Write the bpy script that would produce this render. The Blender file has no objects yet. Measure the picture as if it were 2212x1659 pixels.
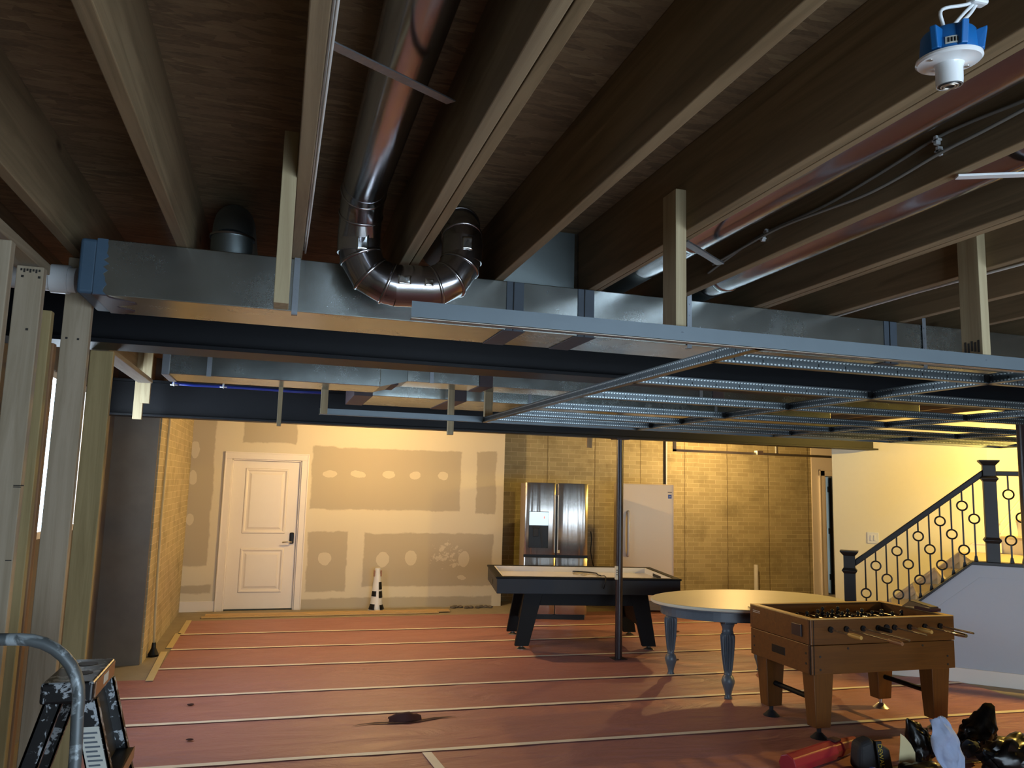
import bpy, bmesh, math, random
from mathutils import Vector, Matrix, noise
random.seed(7)
S = bpy.context.scene
COL = S.collection
PI = math.pi

# ------------------------------------------------------------------ camera
YAW, PIT, ROL, FPX, EYE = 0.291653, 0.1289077, 0.0268374, 1663.0, 1.75
_F = Vector((math.sin(YAW)*math.cos(PIT), math.cos(YAW)*math.cos(PIT), math.sin(PIT)))
_r = _F.cross(Vector((0, 0, 1))).normalized(); _u = _r.cross(_F)
_R = _r*math.cos(ROL) + _u*math.sin(ROL); _U = -_r*math.sin(ROL) + _u*math.cos(ROL)
EYEV = Vector((0, 0, EYE))
cam_d = bpy.data.cameras.new('camera'); cam = bpy.data.objects.new('camera', cam_d); COL.objects.link(cam)
cam.matrix_world = Matrix(((_R.x, _U.x, -_F.x, 0), (_R.y, _U.y, -_F.y, 0), (_R.z, _U.z, -_F.z, EYE), (0, 0, 0, 1)))
cam_d.sensor_fit = 'HORIZONTAL'; cam_d.sensor_width = 36.0; cam_d.lens = FPX/2212*36.0
cam_d.clip_start = 0.05; cam_d.clip_end = 100
S.camera = cam

def px(x, y, ax, v):
    """point where the sight line through a pixel meets the plane axis=v (used to read positions off the photo)"""
    d = _F + _R*((x-1106)/FPX) - _U*((y-829.5)/FPX)
    return EYEV + d*((v-EYEV[ax])/d[ax])

# ------------------------------------------------------------------ world, daylight, exposure
W = bpy.data.worlds.new('sky'); S.world = W; W.use_nodes = True
bg = W.node_tree.nodes['Background']; bg.inputs[0].default_value = (0.50, 0.80, 1.0, 1); bg.inputs[1].default_value = 2.2
S.view_settings.view_transform = 'Standard'; S.view_settings.look = 'None'
S.view_settings.gamma = 1.0; S.view_settings.use_curve_mapping = False
S.view_settings.exposure = 0.0
S.cycles.use_denoising = True
S.cycles.max_bounces = 7; S.cycles.diffuse_bounces = 4; S.cycles.glossy_bounces = 4
S.cycles.caustics_reflective = False; S.cycles.caustics_refractive = False
S.cycles.sample_clamp_indirect = 4.0

DAY = (0.72, 0.85, 1.0)
def day_light(name, loc, rot, sx, sy, power):
    l = bpy.data.lights.new(name, 'AREA'); l.shape = 'RECTANGLE'; l.size = sx; l.size_y = sy
    l.energy = power; l.color = DAY
    o = bpy.data.objects.new(name, l); o.location = loc; o.rotation_euler = rot; COL.objects.link(o); return o
day_light('daylight_rear', (3.15, -2.78, 1.0), (math.radians(97), 0, 0), 5.6, 1.95, 340)
day_light('daylight_left', (-1.62, 6.25, 1.9), (0, -PI/2, 0), 1.1, 1.3, 80)
BULB = 4300.0   # bulb emission strength

# ------------------------------------------------------------------ materials
def lin(c):
    if isinstance(c, str):
        c = c.lstrip('#'); c = [int(c[i:i+2], 16)/255 for i in (0, 2, 4)]
    return tuple(((x/12.92) if x <= .04045 else ((x+.055)/1.055)**2.4) for x in c) + (1,)

class NT:
    def __init__(s, name):
        s.m = bpy.data.materials.new(name); s.m.use_nodes = True; s.t = s.m.node_tree
        s.b = s.t.nodes['Principled BSDF']
    def n(s, typ, **kw):
        nd = s.t.nodes.new(typ)
        for k, v in kw.items(): setattr(nd, k, v)
        return nd
    def l(s, a, b): s.t.links.new(a, b)
    def coords(s, scale=(1, 1, 1), rnd=True, rot=(0, 0, 0)):
        tc = s.n('ShaderNodeTexCoord'); mp = s.n('ShaderNodeMapping')
        mp.inputs['Scale'].default_value = scale; mp.inputs['Rotation'].default_value = rot
        src = tc.outputs['Object']
        if rnd:
            oi = s.n('ShaderNodeObjectInfo'); mu = s.n('ShaderNodeMath', operation='MULTIPLY'); mu.inputs[1].default_value = 37.0
            s.l(oi.outputs['Random'], mu.inputs[0]); ad = s.n('ShaderNodeVectorMath', operation='ADD')
            s.l(src, ad.inputs[0]); s.l(mu.outputs[0], ad.inputs[1]); src = ad.outputs[0]
        s.l(src, mp.inputs['Vector']); return mp.outputs[0]
    def noise(s, vec, scale, detail=4, rough=.55, dist=0):
        nd = s.n('ShaderNodeTexNoise'); nd.inputs['Scale'].default_value = scale; nd.inputs['Detail'].default_value = detail
        nd.inputs['Roughness'].default_value = rough; nd.inputs['Distortion'].default_value = dist
        if vec is not None: s.l(vec, nd.inputs['Vector'])
        return nd.outputs['Fac']
    def ramp(s, fac, stops, const=False):
        r = s.n('ShaderNodeValToRGB'); cr = r.color_ramp
        if const: cr.interpolation = 'CONSTANT'
        while len(cr.elements) < len(stops): cr.elements.new(.5)
        for e, (p, c) in zip(cr.elements, stops):
            e.position = p; e.color = lin(c) if isinstance(c, str) else (c, c, c, 1)
        s.l(fac, r.inputs[0]); return r.outputs[0]
    def mix(s, fac, a, b, mode='MIX'):
        m = s.n('ShaderNodeMix', data_type='RGBA', blend_type=mode)
        for i, v in ((0, fac), (6, a), (7, b)):
            if isinstance(v, (int, float)): m.inputs[i].default_value = v
            elif isinstance(v, str): m.inputs[i].default_value = lin(v)
            else: s.l(v, m.inputs[i])
        return m.outputs[2]
    def math(s, op, a, b=None, c=None):
        m = s.n('ShaderNodeMath', operation=op)
        for i, v in enumerate((a, b, c)):
            if v is None: continue
            if isinstance(v, (int, float)): m.inputs[i].default_value = v
            else: s.l(v, m.inputs[i])
        return m.outputs[0]
    def bump(s, h, st=.3, d=.01):
        b = s.n('ShaderNodeBump'); b.inputs['Strength'].default_value = st; b.inputs['Distance'].default_value = d
        s.l(h, b.inputs['Height']); s.l(b.outputs[0], s.b.inputs['Normal'])
    def color(s, c):
        if isinstance(c, str): s.b.inputs['Base Color'].default_value = lin(c)
        else: s.l(c, s.b.inputs['Base Color'])
    def rough(s, r):
        if isinstance(r, (int, float)): s.b.inputs['Roughness'].default_value = r
        else: s.l(r, s.b.inputs['Roughness'])
    def metal(s, v): s.b.inputs['Metallic'].default_value = v

def wood(name, ca, cb, axis, fine=22., rough=.7, knots=True, bmp=.25):
    t = NT(name); sc = [1, 1, 1]; sc[axis] = .055
    v = t.coords(tuple(sc)); f1 = t.noise(v, fine, 5, .6, 1.2)
    sc2 = [1, 1, 1]; sc2[axis] = .12
    v2 = t.coords(tuple(sc2)); f2 = t.noise(v2, 5., 3, .5, .6)
    c = t.ramp(f1, [(.25, cb), (.62, ca)]); c2 = t.mix(t.math('MULTIPLY', f2, .55), c, cb)
    if knots:
        sc3 = [1, 1, 1]; sc3[axis] = .5
        vo = t.n('ShaderNodeTexVoronoi'); vo.inputs['Scale'].default_value = 3.1; t.l(t.coords(tuple(sc3)), vo.inputs['Vector'])
        k = t.ramp(vo.outputs['Distance'], [(.03, 1.0), (.075, 0.0)])
        c2 = t.mix(t.math('MULTIPLY', k, .75), c2, '#3a2412')
    t.color(c2); t.rough(rough); t.bump(f1, bmp, .004); return t.m
def plain(name, c, rough=.5, metal=0., var=.12, scale=9., bmp=0., emit=None, spec=None):
    t = NT(name); f = t.noise(t.coords(), scale, 4)
    base = lin(c)
    dark = tuple(x*(1-var) for x in base[:3]) + (1,); lite = tuple(min(1, x*(1+var)) for x in base[:3]) + (1,)
    m = t.n('ShaderNodeMix', data_type='RGBA'); m.inputs[6].default_value = dark; m.inputs[7].default_value = lite
    t.l(f, m.inputs[0]); t.l(m.outputs[2], t.b.inputs['Base Color'])
    t.rough(rough); t.metal(metal)
    if bmp: t.bump(f, bmp, .004)
    if emit: t.b.inputs['Emission Color'].default_value = lin(emit[0]); t.b.inputs['Emission Strength'].default_value = emit[1]
    if spec is not None: t.b.inputs['Specular IOR Level'].default_value = spec
    return t.m
def galv(name, c='#9aa6a8', rough=.3, spangle=70., rv=.16, aniso=0., bmp=0.03):
    t = NT(name); v = t.coords()
    vo = t.n('ShaderNodeTexVoronoi'); vo.inputs['Scale'].default_value = spangle; t.l(v, vo.inputs['Vector'])
    f = t.noise(v, 4., 4)
    r = t.math('ADD', rough-.06, t.math('MULTIPLY', vo.outputs['Distance'], rv)); r = t.math('ADD', r, t.math('MULTIPLY', f, .12))
    t.rough(r); t.metal(1.0)
    b = lin(c)
    m = t.n('ShaderNodeMix', data_type='RGBA'); m.inputs[6].default_value = tuple(x*.72 for x in b[:3])+(1,); m.inputs[7].default_value = b
    t.l(f, m.inputs[0]); t.l(m.outputs[2], t.b.inputs['Base Color'])
    t.bump(t.noise(v, 3., 3), bmp, .03)
    return t.m

M = {}
M['joist'] = wood('joist_lumber', '#968162', '#67563c', 1, 20)
M['joist_pale'] = wood('pale_joist_lumber', '#a89678', '#74634c', 1, 14, bmp=.4)
M['stud'] = wood('stud_lumber', '#b3a590', '#8d8068', 2, 22)
M['stud_green'] = wood('treated_stud_lumber', '#ac9a6e', '#85754c', 2, 22)
M['stud_brown'] = wood('brown_stud_lumber', '#94704c', '#6c4a2e', 2, 22)
M['post'] = wood('post_lumber', '#b8aa88', '#968464', 2, 26, knots=False)
M['plate'] = wood('plate_lumber', '#a0927a', '#7c6c54', 1, 22)
M['trim_wood'] = wood('trim_lumber', '#d2b070', '#b8945a', 0, 18, rough=.5)
t = NT('osb_deck')
def _strand(t, rot, sc):
    vo = t.n('ShaderNodeTexVoronoi'); vo.inputs['Scale'].default_value = 1.0; vo.inputs['Randomness'].default_value = 1
    t.l(t.coords(sc, False, (0, 0, rot)), vo.inputs['Vector']); return vo
va, vb = _strand(t, .22, (13, 58, 1)), _strand(t, -.3, (10, 46, 1))
ca = t.ramp(t.n('ShaderNodeSeparateColor').outputs[0], [(0, 0), (1, 1)])
sa, sb = t.n('ShaderNodeSeparateColor'), t.n('ShaderNodeSeparateColor')
t.l(va.outputs['Color'], sa.inputs[0]); t.l(vb.outputs['Color'], sb.inputs[0])
big = t.noise(t.coords((1, 2.2, 1), False), 2.6, 4)
col = t.mix(t.math('GREATER_THAN', sb.outputs[1], .5), t.ramp(sa.outputs[0], [(0, '#5c4a38'), (.3, '#7a664c'), (.75, '#8c785a'), (1, '#a2906e')]),
            t.ramp(sb.outputs[0], [(0, '#524434'), (.4, '#705c44'), (1, '#927e62')]))
col = t.mix(t.math('MULTIPLY', big, .7), col, '#4e3c2a')
fn = t.noise(t.coords((1, 3, 1), False), 60, 3); col = t.mix(t.math('MULTIPLY', fn, .45), col, '#b09a78')
t.color(col); t.rough(.8)
t.bump(t.math('ADD', sa.outputs[0], t.math('MULTIPLY', sb.outputs[0], .8)), .6, .006); M['osb'] = t.m

M['galv'] = galv('galvanised_sheet', '#b2bab8', .25, 190., .02, bmp=.10)
M['galv_dull'] = galv('dull_galvanised_sheet', '#8d989a', .38, 150., .08)
M['pipe'] = galv('round_duct_metal', '#aeacb0', .19, 60., .02, bmp=.05)
M['foil'] = galv('crinkled_foil', '#c8cccc', .12, 30., .1, bmp=.8)
M['strap'] = galv('strap_metal', '#8f959c', .38, 90.)
M['grid'] = None
t = NT('grid_steel'); v = t.coords((1, 1, 1), False); sx = t.n('ShaderNodeSeparateXYZ'); t.l(v, sx.inputs[0])
ax_ = t.math('ADD', sx.outputs[0], sx.outputs[1])
dots = t.math('LESS_THAN', t.math('FRACT', t.math('MULTIPLY', ax_, 62.)), .5)
bandz = t.math('LESS_THAN', t.math('ABSOLUTE', t.math('SUBTRACT', t.math('ABSOLUTE', t.math('SUBTRACT', sx.outputs[2], .0215)), .0125)), .0028)
msk = t.math('MULTIPLY', dots, bandz)
slot = t.math('MULTIPLY', t.math('LESS_THAN', t.math('FRACT', t.math('MULTIPLY', ax_, 8.2)), .035), t.math('LESS_THAN', t.math('ABSOLUTE', t.math('SUBTRACT', sx.outputs[2], .018)), .006))
c = t.mix(msk, '#565e63', '#cfd8da'); c = t.mix(slot, c, '#101214')
t.color(c); t.metal(.9); t.rough(.34); M['grid'] = t.m
M['track'] = plain('channel_steel', '#68747c', .4, .3, .06)
M['mastic'] = plain('grey_mastic_band', '#3f4a56', .6, 0, .2, 14, .2)
M['mastic_blue'] = plain('blue_grey_sealant', '#3d566c', .6, 0, .15, 12, .2)
M['mastic_brown'] = plain('brown_mastic_band', '#40343a', .6, 0, .2, 14, .2)
M['beam'] = plain('dark_beam_paint', '#0e1015', .5, 0, .25, 6, spec=.22)
M['column'] = plain('dark_column_paint', '#2a1f22', .35, 0, .2, 10)
M['white_plastic'] = plain('white_plastic', '#dfe3e6', .35, 0, .04)
M['porcelain'] = plain('white_porcelain', '#eef2f5', .12, 0, .02)
M['blue_plastic'] = plain('blue_box_plastic', '#1566ac', .4, 0, .08)
M['cable'] = plain('grey_white_cable', '#e2e2de', .5, 0, .05)
M['dark_cable'] = plain('dark_cable', '#8a8a84', .5, 0, .05)
M['blue_pipe'] = plain('blue_tube', '#20389a', .4, 0, .08)
M['black'] = plain('black_plastic', '#0c0c0d', .45, 0, .1, spec=.3)
M['black_matte'] = plain('black_laminate', '#0b0b0d', .6, 0, .12, 6, spec=.2)
M['black_vein'] = plain('dark_grey_laminate', '#23252b', .55, 0, .1, 6, spec=.3)
M['chrome'] = plain('brushed_steel_foot', '#c8c4bc', .4, 1.0, .08)
M['rod'] = plain('chrome_rod', '#c8c8c8', .15, 1.0, .04)
t = NT('stainless_steel'); v = t.coords((3.2, 3.2, .16), False); f = t.noise(v, 2.6, 2)
t.color('#b4aea8'); t.metal(1.); t.rough(.27); t.bump(f, .38, .05); M['stainless'] = t.m
M['fridge_side'] = plain('grey_fridge_side', '#847a72', .5, 0, .04)
M['freezer'] = plain('white_appliance_enamel', '#e8d9c2', .38, 0, .02, 60)
M['white_paint'] = plain('white_trim_paint', '#ece6dc', .38, 0, .02)
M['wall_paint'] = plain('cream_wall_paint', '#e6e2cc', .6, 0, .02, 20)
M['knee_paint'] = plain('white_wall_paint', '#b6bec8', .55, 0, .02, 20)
M['tread'] = plain('pale_tread', '#cfc2a4', .5, 0, .06)
M['rail_paint'] = plain('charcoal_rail_paint', '#161719', .5, 0, .1)
M['iron'] = plain('black_iron', '#0d0d0e', .4, .2, .05)
M['concrete'] = plain('concrete_floor', '#9c927e', .75, 0, .22, 5., .25)
M['dark_concrete'] = plain('dark_concrete', '#6a6156', .85, 0, .22, 6., .35)
M['table_grey'] = plain('blue_grey_table_paint', '#59636d', .4, 0, .06)
M['table_top'] = plain('pale_table_top', '#d6d0bc', .45, 0, .05, 3)
M['playfield'] = plain('white_gloss_playfield', '#e8e0d0', .12, 0, .03)
M['white_rail'] = plain('white_table_rail', '#e2e2e4', .3, 0, .03)
M['bag'] = plain('black_bin_bag', '#050506', .3, 0, .3, 14, .35, spec=.35)
M['cloth'] = plain('pale_blue_cloth', '#a3b0cc', .8, 0, .08, 24, .9)
M['jeans'] = plain('blue_grey_cloth', '#3c4a60', .8, 0, .2, 12, .7)
M['red'] = plain('red_plastic', '#94202c', .42, 0, .12, 8)
M['yellow'] = plain('yellow_plastic', '#d8b41c', .4, 0, .1)
M['blue'] = plain('blue_plastic_clip', '#1d3e94', .4, 0, .1)
M['pouch'] = plain('black_pouch_fabric', '#1c1c1f', .75, 0, .2, 30, .5)
M['gold'] = plain('yellow_print', '#a88f24', .6, 0, .05)
M['card'] = plain('cream_card', '#cbbd92', .8, 0, .1, 10)
M['pink'] = plain('salmon_grip', '#b8604c', .5, 0, .1)
M['copper'] = plain('copper_brown_plastic', '#8a5f3c', .4, 0, .15)
M['tape'] = plain('cream_seam_tape', '#efe4d2', .6, 0, .08, 12)
M['yellow_tape'] = plain('masking_tape', '#d2c294', .6, 0, .06)
M['torn'] = plain('dark_torn_paper', '#3a1614', .8, 0, .2)
M['fieldgreen'] = plain('dark_field_surface', '#10160f', .4, 0, .1)
M['player'] = plain('black_player_plastic', '#0c0c0d', .35, 0, .1)
M['handle_wood'] = plain('wooden_handle', '#c2964e', .4, 0, .15)
M['label'] = plain('pale_label', '#c6c8c0', .6, 0, .06)
M['ink'] = plain('dark_ink', '#25231f', .7, 0, .05)
M['bulb'] = plain('lit_bulb', '#ffffff', .3, 0, .01, emit=('#ffd084', BULB))
M['red_led'] = plain('red_indicator', '#ff3a20', .3, 0, .01, emit=('#ff3a20', 3))
M['honey'] = wood('honey_wood_laminate', '#724618', '#563310', 0, 30, rough=.38, knots=False, bmp=.06)
M['honey_v'] = wood('honey_wood_leg', '#724618', '#563310', 2, 30, rough=.38, knots=False, bmp=.06)
t = NT('splattered_black_paint'); f = t.noise(t.coords(), 26, 6, .65, .6)
t.color(t.mix(t.ramp(f, [(.55, 0.0), (.58, 1.0)]), '#0d0e11', '#a9b0b6')); t.rough(.4); M['splat'] = t.m
t = NT('splattered_grey_tube'); f = t.noise(t.coords(), 18, 5, .6, .6)
t.color(t.mix(t.ramp(f, [(.5, 0.0), (.58, 1.0)]), '#5c6366', '#a9b4ba')); t.rough(.42); t.metal(.2); M['tube_paint'] = t.m
t = NT('glass_pane')
gl = t.n('ShaderNodeBsdfGlass'); gl.inputs['Roughness'].default_value = 0; gl.inputs['IOR'].default_value = 1.02
tr = t.n('ShaderNodeBsdfTransparent'); ms = t.n('ShaderNodeMixShader'); ms.inputs[0].default_value = .12
t.l(tr.outputs[0], ms.inputs[1]); t.l(gl.outputs[0], ms.inputs[2])
t.l(ms.outputs[0], t.t.nodes['Material Output'].inputs[0]); M['glass'] = t.m

# red rosin paper: wrinkled, slightly glossy
t = NT('red_rosin_paper'); v = t.coords((.6, 2.2, 1), False); f = t.noise(v, 2.4, 6, .6, 1.2); g = t.noise(t.coords((1, 1, 1), False), 1.1, 3)
t.color(t.mix(g, t.ramp(f, [(.3, '#9e6a66'), (.7, '#b47f7a')]), '#a6726e')); t.rough(.5); t.bump(f, .9, .035); M['paper'] = t.m

def brick(name, axis_u, ca, cb, mort, seams=.8):
    t = NT(name); tc = t.n('ShaderNodeTexCoord'); sp = t.n('ShaderNodeSeparateXYZ'); t.l(tc.outputs['Object'], sp.inputs[0])
    cb_ = t.n('ShaderNodeCombineXYZ'); t.l(sp.outputs[axis_u], cb_.inputs[0]); t.l(sp.outputs[2], cb_.inputs[1])
    b = t.n('ShaderNodeTexBrick'); b.inputs['Scale'].default_value = 1; b.inputs['Brick Width'].default_value = .21
    b.inputs['Row Height'].default_value = .068; b.inputs['Mortar Size'].default_value = .004; b.inputs['Mortar Smooth'].default_value = .3
    b.inputs['Color1'].default_value = lin(ca); b.inputs['Color2'].default_value = lin(cb); b.inputs['Mortar'].default_value = lin(mort)
    t.l(cb_.outputs[0], b.inputs['Vector'])
    f = t.noise(cb_.outputs[0], 2.3, 5, .6); f2 = t.noise(cb_.outputs[0], 38., 3)
    c = t.mix(t.ramp(f, [(.5, 0.0), (.72, .55)]), b.outputs['Color'], '#6e6648')
    wob = t.math('ADD', sp.outputs[axis_u], t.math('MULTIPLY', t.noise(cb_.outputs[0], 5., 3), .03))
    s = t.math('LESS_THAN', t.math('ABSOLUTE', t.math('SUBTRACT', t.math('FRACT', t.math('DIVIDE', wob, seams)), .5)), .011)
    c = t.mix(t.math('MULTIPLY', s, .6), c, '#4c3c20')
    t.color(c); t.rough(.8)
    t.bump(t.math('SUBTRACT', t.math('MULTIPLY', f2, .35), t.math('MULTIPLY', b.outputs['Fac'], -.6)), .7, .008)
    return t.m
M['brick_far'] = brick('brick_formed_concrete', 0, '#aca380', '#9b9270', '#c4bb9a')
M['brick_left'] = brick('brick_formed_side_wall', 1, '#b6a884', '#a89a76', '#cfc2a0', .42)

# taped drywall: bare board rectangles and mud spots, laid out in the wall's own metres
t = NT('taped_drywall'); tc = t.n('ShaderNodeTexCoord'); sp = t.n('ShaderNodeSeparateXYZ'); t.l(tc.outputs['Object'], sp.inputs[0])
cb_ = t.n('ShaderNodeCombineXYZ'); t.l(sp.outputs[0], cb_.inputs[0]); t.l(sp.outputs[2], cb_.inputs[1])
n1 = t.math('MULTIPLY', t.math('SUBTRACT', t.noise(cb_.outputs[0], 3.5, 5, .65), .5), .09)
n2 = t.math('MULTIPLY', t.math('SUBTRACT', t.noise(cb_.outputs[0], 3.1, 5, .65, .7), .5), .09)
ux, uz = t.math('ADD', t.math('ADD', sp.outputs[0], 1.005), n1), t.math('ADD', sp.outputs[2], n2)
acc = None
def box_mask(x0, x1, z0, z1, soft=.02):
    dx = t.math('SUBTRACT', t.math('ABSOLUTE', t.math('SUBTRACT', ux, (x0+x1)/2)), (x1-x0)/2)
    dz = t.math('SUBTRACT', t.math('ABSOLUTE', t.math('SUBTRACT', uz, (z0+z1)/2)), (z1-z0)/2)
    d = t.math('MAXIMUM', dx, dz)
    m = t.math('SUBTRACT', .5, t.math('DIVIDE', d, soft)); nd = t.t.nodes[-1]; nd.use_clamp = True; return m
for r in ((-1.2, -.80, .58, 2.7), (-.46, .235, 2.21, 2.7), (.46, 2.56, 1.337, 2.19), (2.79, 3.09, 1.30, 2.21), (.464, .99, .236, 1.04),
          (1.214, 3.07, .29, 1.02), (-1.2, -.73, .235, .335), (.42, 3.07, -.1, .145)):
    m = box_mask(*r); acc = m if acc is None else t.math('MAXIMUM', acc, m)
spots = None
for (x, z, a, b) in ((.7, 1.82, .10, .05), (1.09, 1.82, .10, .05), (1.51, 1.83, .09, .05), (1.89, 1.83, .08, .06), (2.29, 1.84, .08, .055), (.7, .67, .085, .09),
                     (1.485, .66, .085, .11), (1.88, .68, .085, .11), (2.646, .66, .08, .11), (-1.05, 2.09, .06, .12), (-1.05, 1.72, .05, .09), (-1.05, 1.18, .05, .08), (2.62, .40, .06, .03)):
    d = t.math('ADD', t.math('POWER', t.math('DIVIDE', t.math('SUBTRACT', ux, x), a), 2), t.math('POWER', t.math('DIVIDE', t.math('SUBTRACT', uz, z), b), 2))
    m = t.math('LESS_THAN', d, 1.0); spots = m if spots is None else t.math('MAXIMUM', spots, m)
sd = t.math('ADD', t.math('POWER', t.math('DIVIDE', t.math('SUBTRACT', ux, 2.40), .30), 2), t.math('POWER', t.math('DIVIDE', t.math('SUBTRACT', uz, .72), .22), 2))
splt = t.math('MULTIPLY', t.math('LESS_THAN', sd, 1.0), t.math('GREATER_THAN', t.math('SUBTRACT', t.noise(cb_.outputs[0], 11., 6, .7), t.math('MULTIPLY', sd, .12)), .5))
spots = t.math('MAXIMUM', spots, splt)
acc = t.math('MULTIPLY', acc, t.math('SUBTRACT', 1.0, t.math('MULTIPLY', spots, .75)))
t.color(t.mix(acc, '#d8d1bc', '#b6ad98')); t.rough(.75); M['drywall'] = t.m

# ------------------------------------------------------------------ mesh helpers
def spline(P, n=6):
    P = [Vector(p) for p in P]; out = []
    for i in range(len(P)-1):
        a, b, c, d = P[max(i-1, 0)], P[i], P[i+1], P[min(i+2, len(P)-1)]
        for k in range(n):
            q = k/n; out.append(.5*((2*b) + (c-a)*q + (2*a-5*b+4*c-d)*q*q + (3*b-a-3*c+d)*q**3))
    return out + [P[-1]]
class MB:
    def __init__(s): s.bm = bmesh.new()
    def box(s, x0, x1, y0, y1, z0, z1):
        bm = s.bm; v = [bm.verts.new(p) for p in ((x0, y0, z0), (x1, y0, z0), (x1, y1, z0), (x0, y1, z0), (x0, y0, z1), (x1, y0, z1), (x1, y1, z1), (x0, y1, z1))]
        for f in ((0, 3, 2, 1), (4, 5, 6, 7), (0, 1, 5, 4), (1, 2, 6, 5), (2, 3, 7, 6), (3, 0, 4, 7)): bm.faces.new([v[i] for i in f])
        return s
    def hexa(s, P):
        v = [s.bm.verts.new(p) for p in P]
        for f in ((0, 3, 2, 1), (4, 5, 6, 7), (0, 1, 5, 4), (1, 2, 6, 5), (2, 3, 7, 6), (3, 0, 4, 7)): s.bm.faces.new([v[i] for i in f])
        return s
    def prism(s, pts, axis, a, b):
        """polygon in the two remaining axes (order x,y / x,z / y,z), extruded along axis from a to b"""
        def mk(p, w): return {0: (w, p[0], p[1]), 1: (p[0], w, p[1]), 2: (p[0], p[1], w)}[axis]
        A = [s.bm.verts.new(mk(p, a)) for p in pts]; B = [s.bm.verts.new(mk(p, b)) for p in pts]
        n = len(pts); s.bm.faces.new(A); s.bm.faces.new(B[::-1])
        for i in range(n): s.bm.faces.new((A[i], B[i], B[(i+1) % n], A[(i+1) % n]))
        return s
    def tube(s, path, r, n=10, cap=True, flat=None):
        path = [Vector(p) for p in path]; rings = []; up = None
        for i, p in enumerate(path):
            d = (path[min(i+1, len(path)-1)] - path[max(i-1, 0)]).normalized()
            if up is None: up = Vector((0, 0, 1)) if abs(d.z) < .9 else Vector((1, 0, 0))
            a = d.cross(up).normalized(); b = a.cross(d).normalized(); up = b
            rr = r[i] if isinstance(r, (list, tuple)) else r
            kx, kz = flat or (1, 1)
            rings.append([s.bm.verts.new(p + a*math.cos(2*PI*k/n)*rr*kx + b*math.sin(2*PI*k/n)*rr*kz) for k in range(n)])
        for A, B in zip(rings, rings[1:]):
            for k in range(n): s.bm.faces.new((A[k], A[(k+1) % n], B[(k+1) % n], B[k]))
        if cap: s.bm.faces.new(rings[0][::-1]); s.bm.faces.new(rings[-1])
        return s
    def lathe(s, prof, c=(0, 0, 0), n=24, flute=0, depth=0., frange=None):
        rings = []
        for (r, z) in prof:
            ring = []
            for k in range(n):
                a = 2*PI*k/n; q = r
                if flute and frange[0] <= z <= frange[1]: q = r*(1-depth*(.5+.5*math.cos(a*flute)))
                ring.append(s.bm.verts.new((c[0]+q*math.cos(a), c[1]+q*math.sin(a), c[2]+z)))
            rings.append(ring)
        for A, B in zip(rings, rings[1:]):
            for k in range(n): s.bm.faces.new((A[k], A[(k+1) % n], B[(k+1) % n], B[k]))
        s.bm.faces.new(rings[0][::-1]); s.bm.faces.new(rings[-1]); return s
    def torus(s, c, R, r, axis=1, n=24, m=8):
        path = []
        for k in range(n):
            a = 2*PI*k/n; u, w = R*math.cos(a), R*math.sin(a)
            path.append(Vector({1: (u, 0, w), 0: (0, u, w), 2: (u, w, 0)}[axis]))
        nr = Vector({1: (0, 1, 0), 0: (1, 0, 0), 2: (0, 0, 1)}[axis]); c = Vector(c); rings = []
        for p in path:
            d = p.normalized(); rings.append([s.bm.verts.new(c+p+d*math.cos(2*PI*j/m)*r+nr*math.sin(2*PI*j/m)*r) for j in range(m)])
        for i in range(n):
            A, B = rings[i], rings[(i+1) % n]
            for j in range(m): s.bm.faces.new((A[j], B[j], B[(j+1) % m], A[(j+1) % m]))
        return s
    def blob(s, c, rad, amp=.2, freq=2., sub=4, seed=0, flatz=None):
        r = bmesh.ops.create_icosphere(s.bm, subdivisions=sub, radius=1)
        for v in r['verts']:
            d = v.co.normalized(); q = d*freq + Vector((seed*3.1, seed*1.7, seed*.9))
            k = 1 + amp*noise.noise(q) + amp*.45*(1-2*abs(noise.noise(q*1.6)))
            p = Vector((c[0]+d.x*rad[0]*k, c[1]+d.y*rad[1]*k, c[2]+d.z*rad[2]*k))
            if flatz is not None and p.z < flatz: p.z = flatz
            v.co = p
        return s
    def build(s, name, mat, parent=None, world=True, bev=0., smooth=False, seg=2):
        bm = s.bm; bmesh.ops.recalc_face_normals(bm, faces=bm.faces)
        o_loc = Vector((0, 0, 0))
        if parent is None:
            lo = [min(v.co[i] for v in bm.verts) for i in range(3)]; hi = [max(v.co[i] for v in bm.verts) for i in range(3)]
            o_loc = Vector(((lo[0]+hi[0])/2, (lo[1]+hi[1])/2, lo[2]))
        elif world:
            o = parent; 
            while o is not None: o_loc = o_loc + o.location; o = o.parent
        for v in bm.verts: v.co -= o_loc
        me = bpy.data.meshes.new(name); bm.to_mesh(me); bm.free()
        if smooth:
            for p in me.polygons: p.use_smooth = True
        ob = bpy.data.objects.new(name, me); COL.objects.link(ob)
        mats = mat if isinstance(mat, list) else [mat]
        for m in mats: me.materials.append(m if not isinstance(m, str) else M[m])
        if parent is None: ob.location = o_loc
        else: ob.parent = parent
        if bev:
            md = ob.modifiers.new('bevel', 'BEVEL'); md.width = bev; md.segments = seg; md.limit_method = 'ANGLE'; md.angle_limit = .6
        if smooth == 'auto':
            md = ob.modifiers.new('edges', 'EDGE_SPLIT'); md.split_angle = math.radians(38)
        return ob

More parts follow.
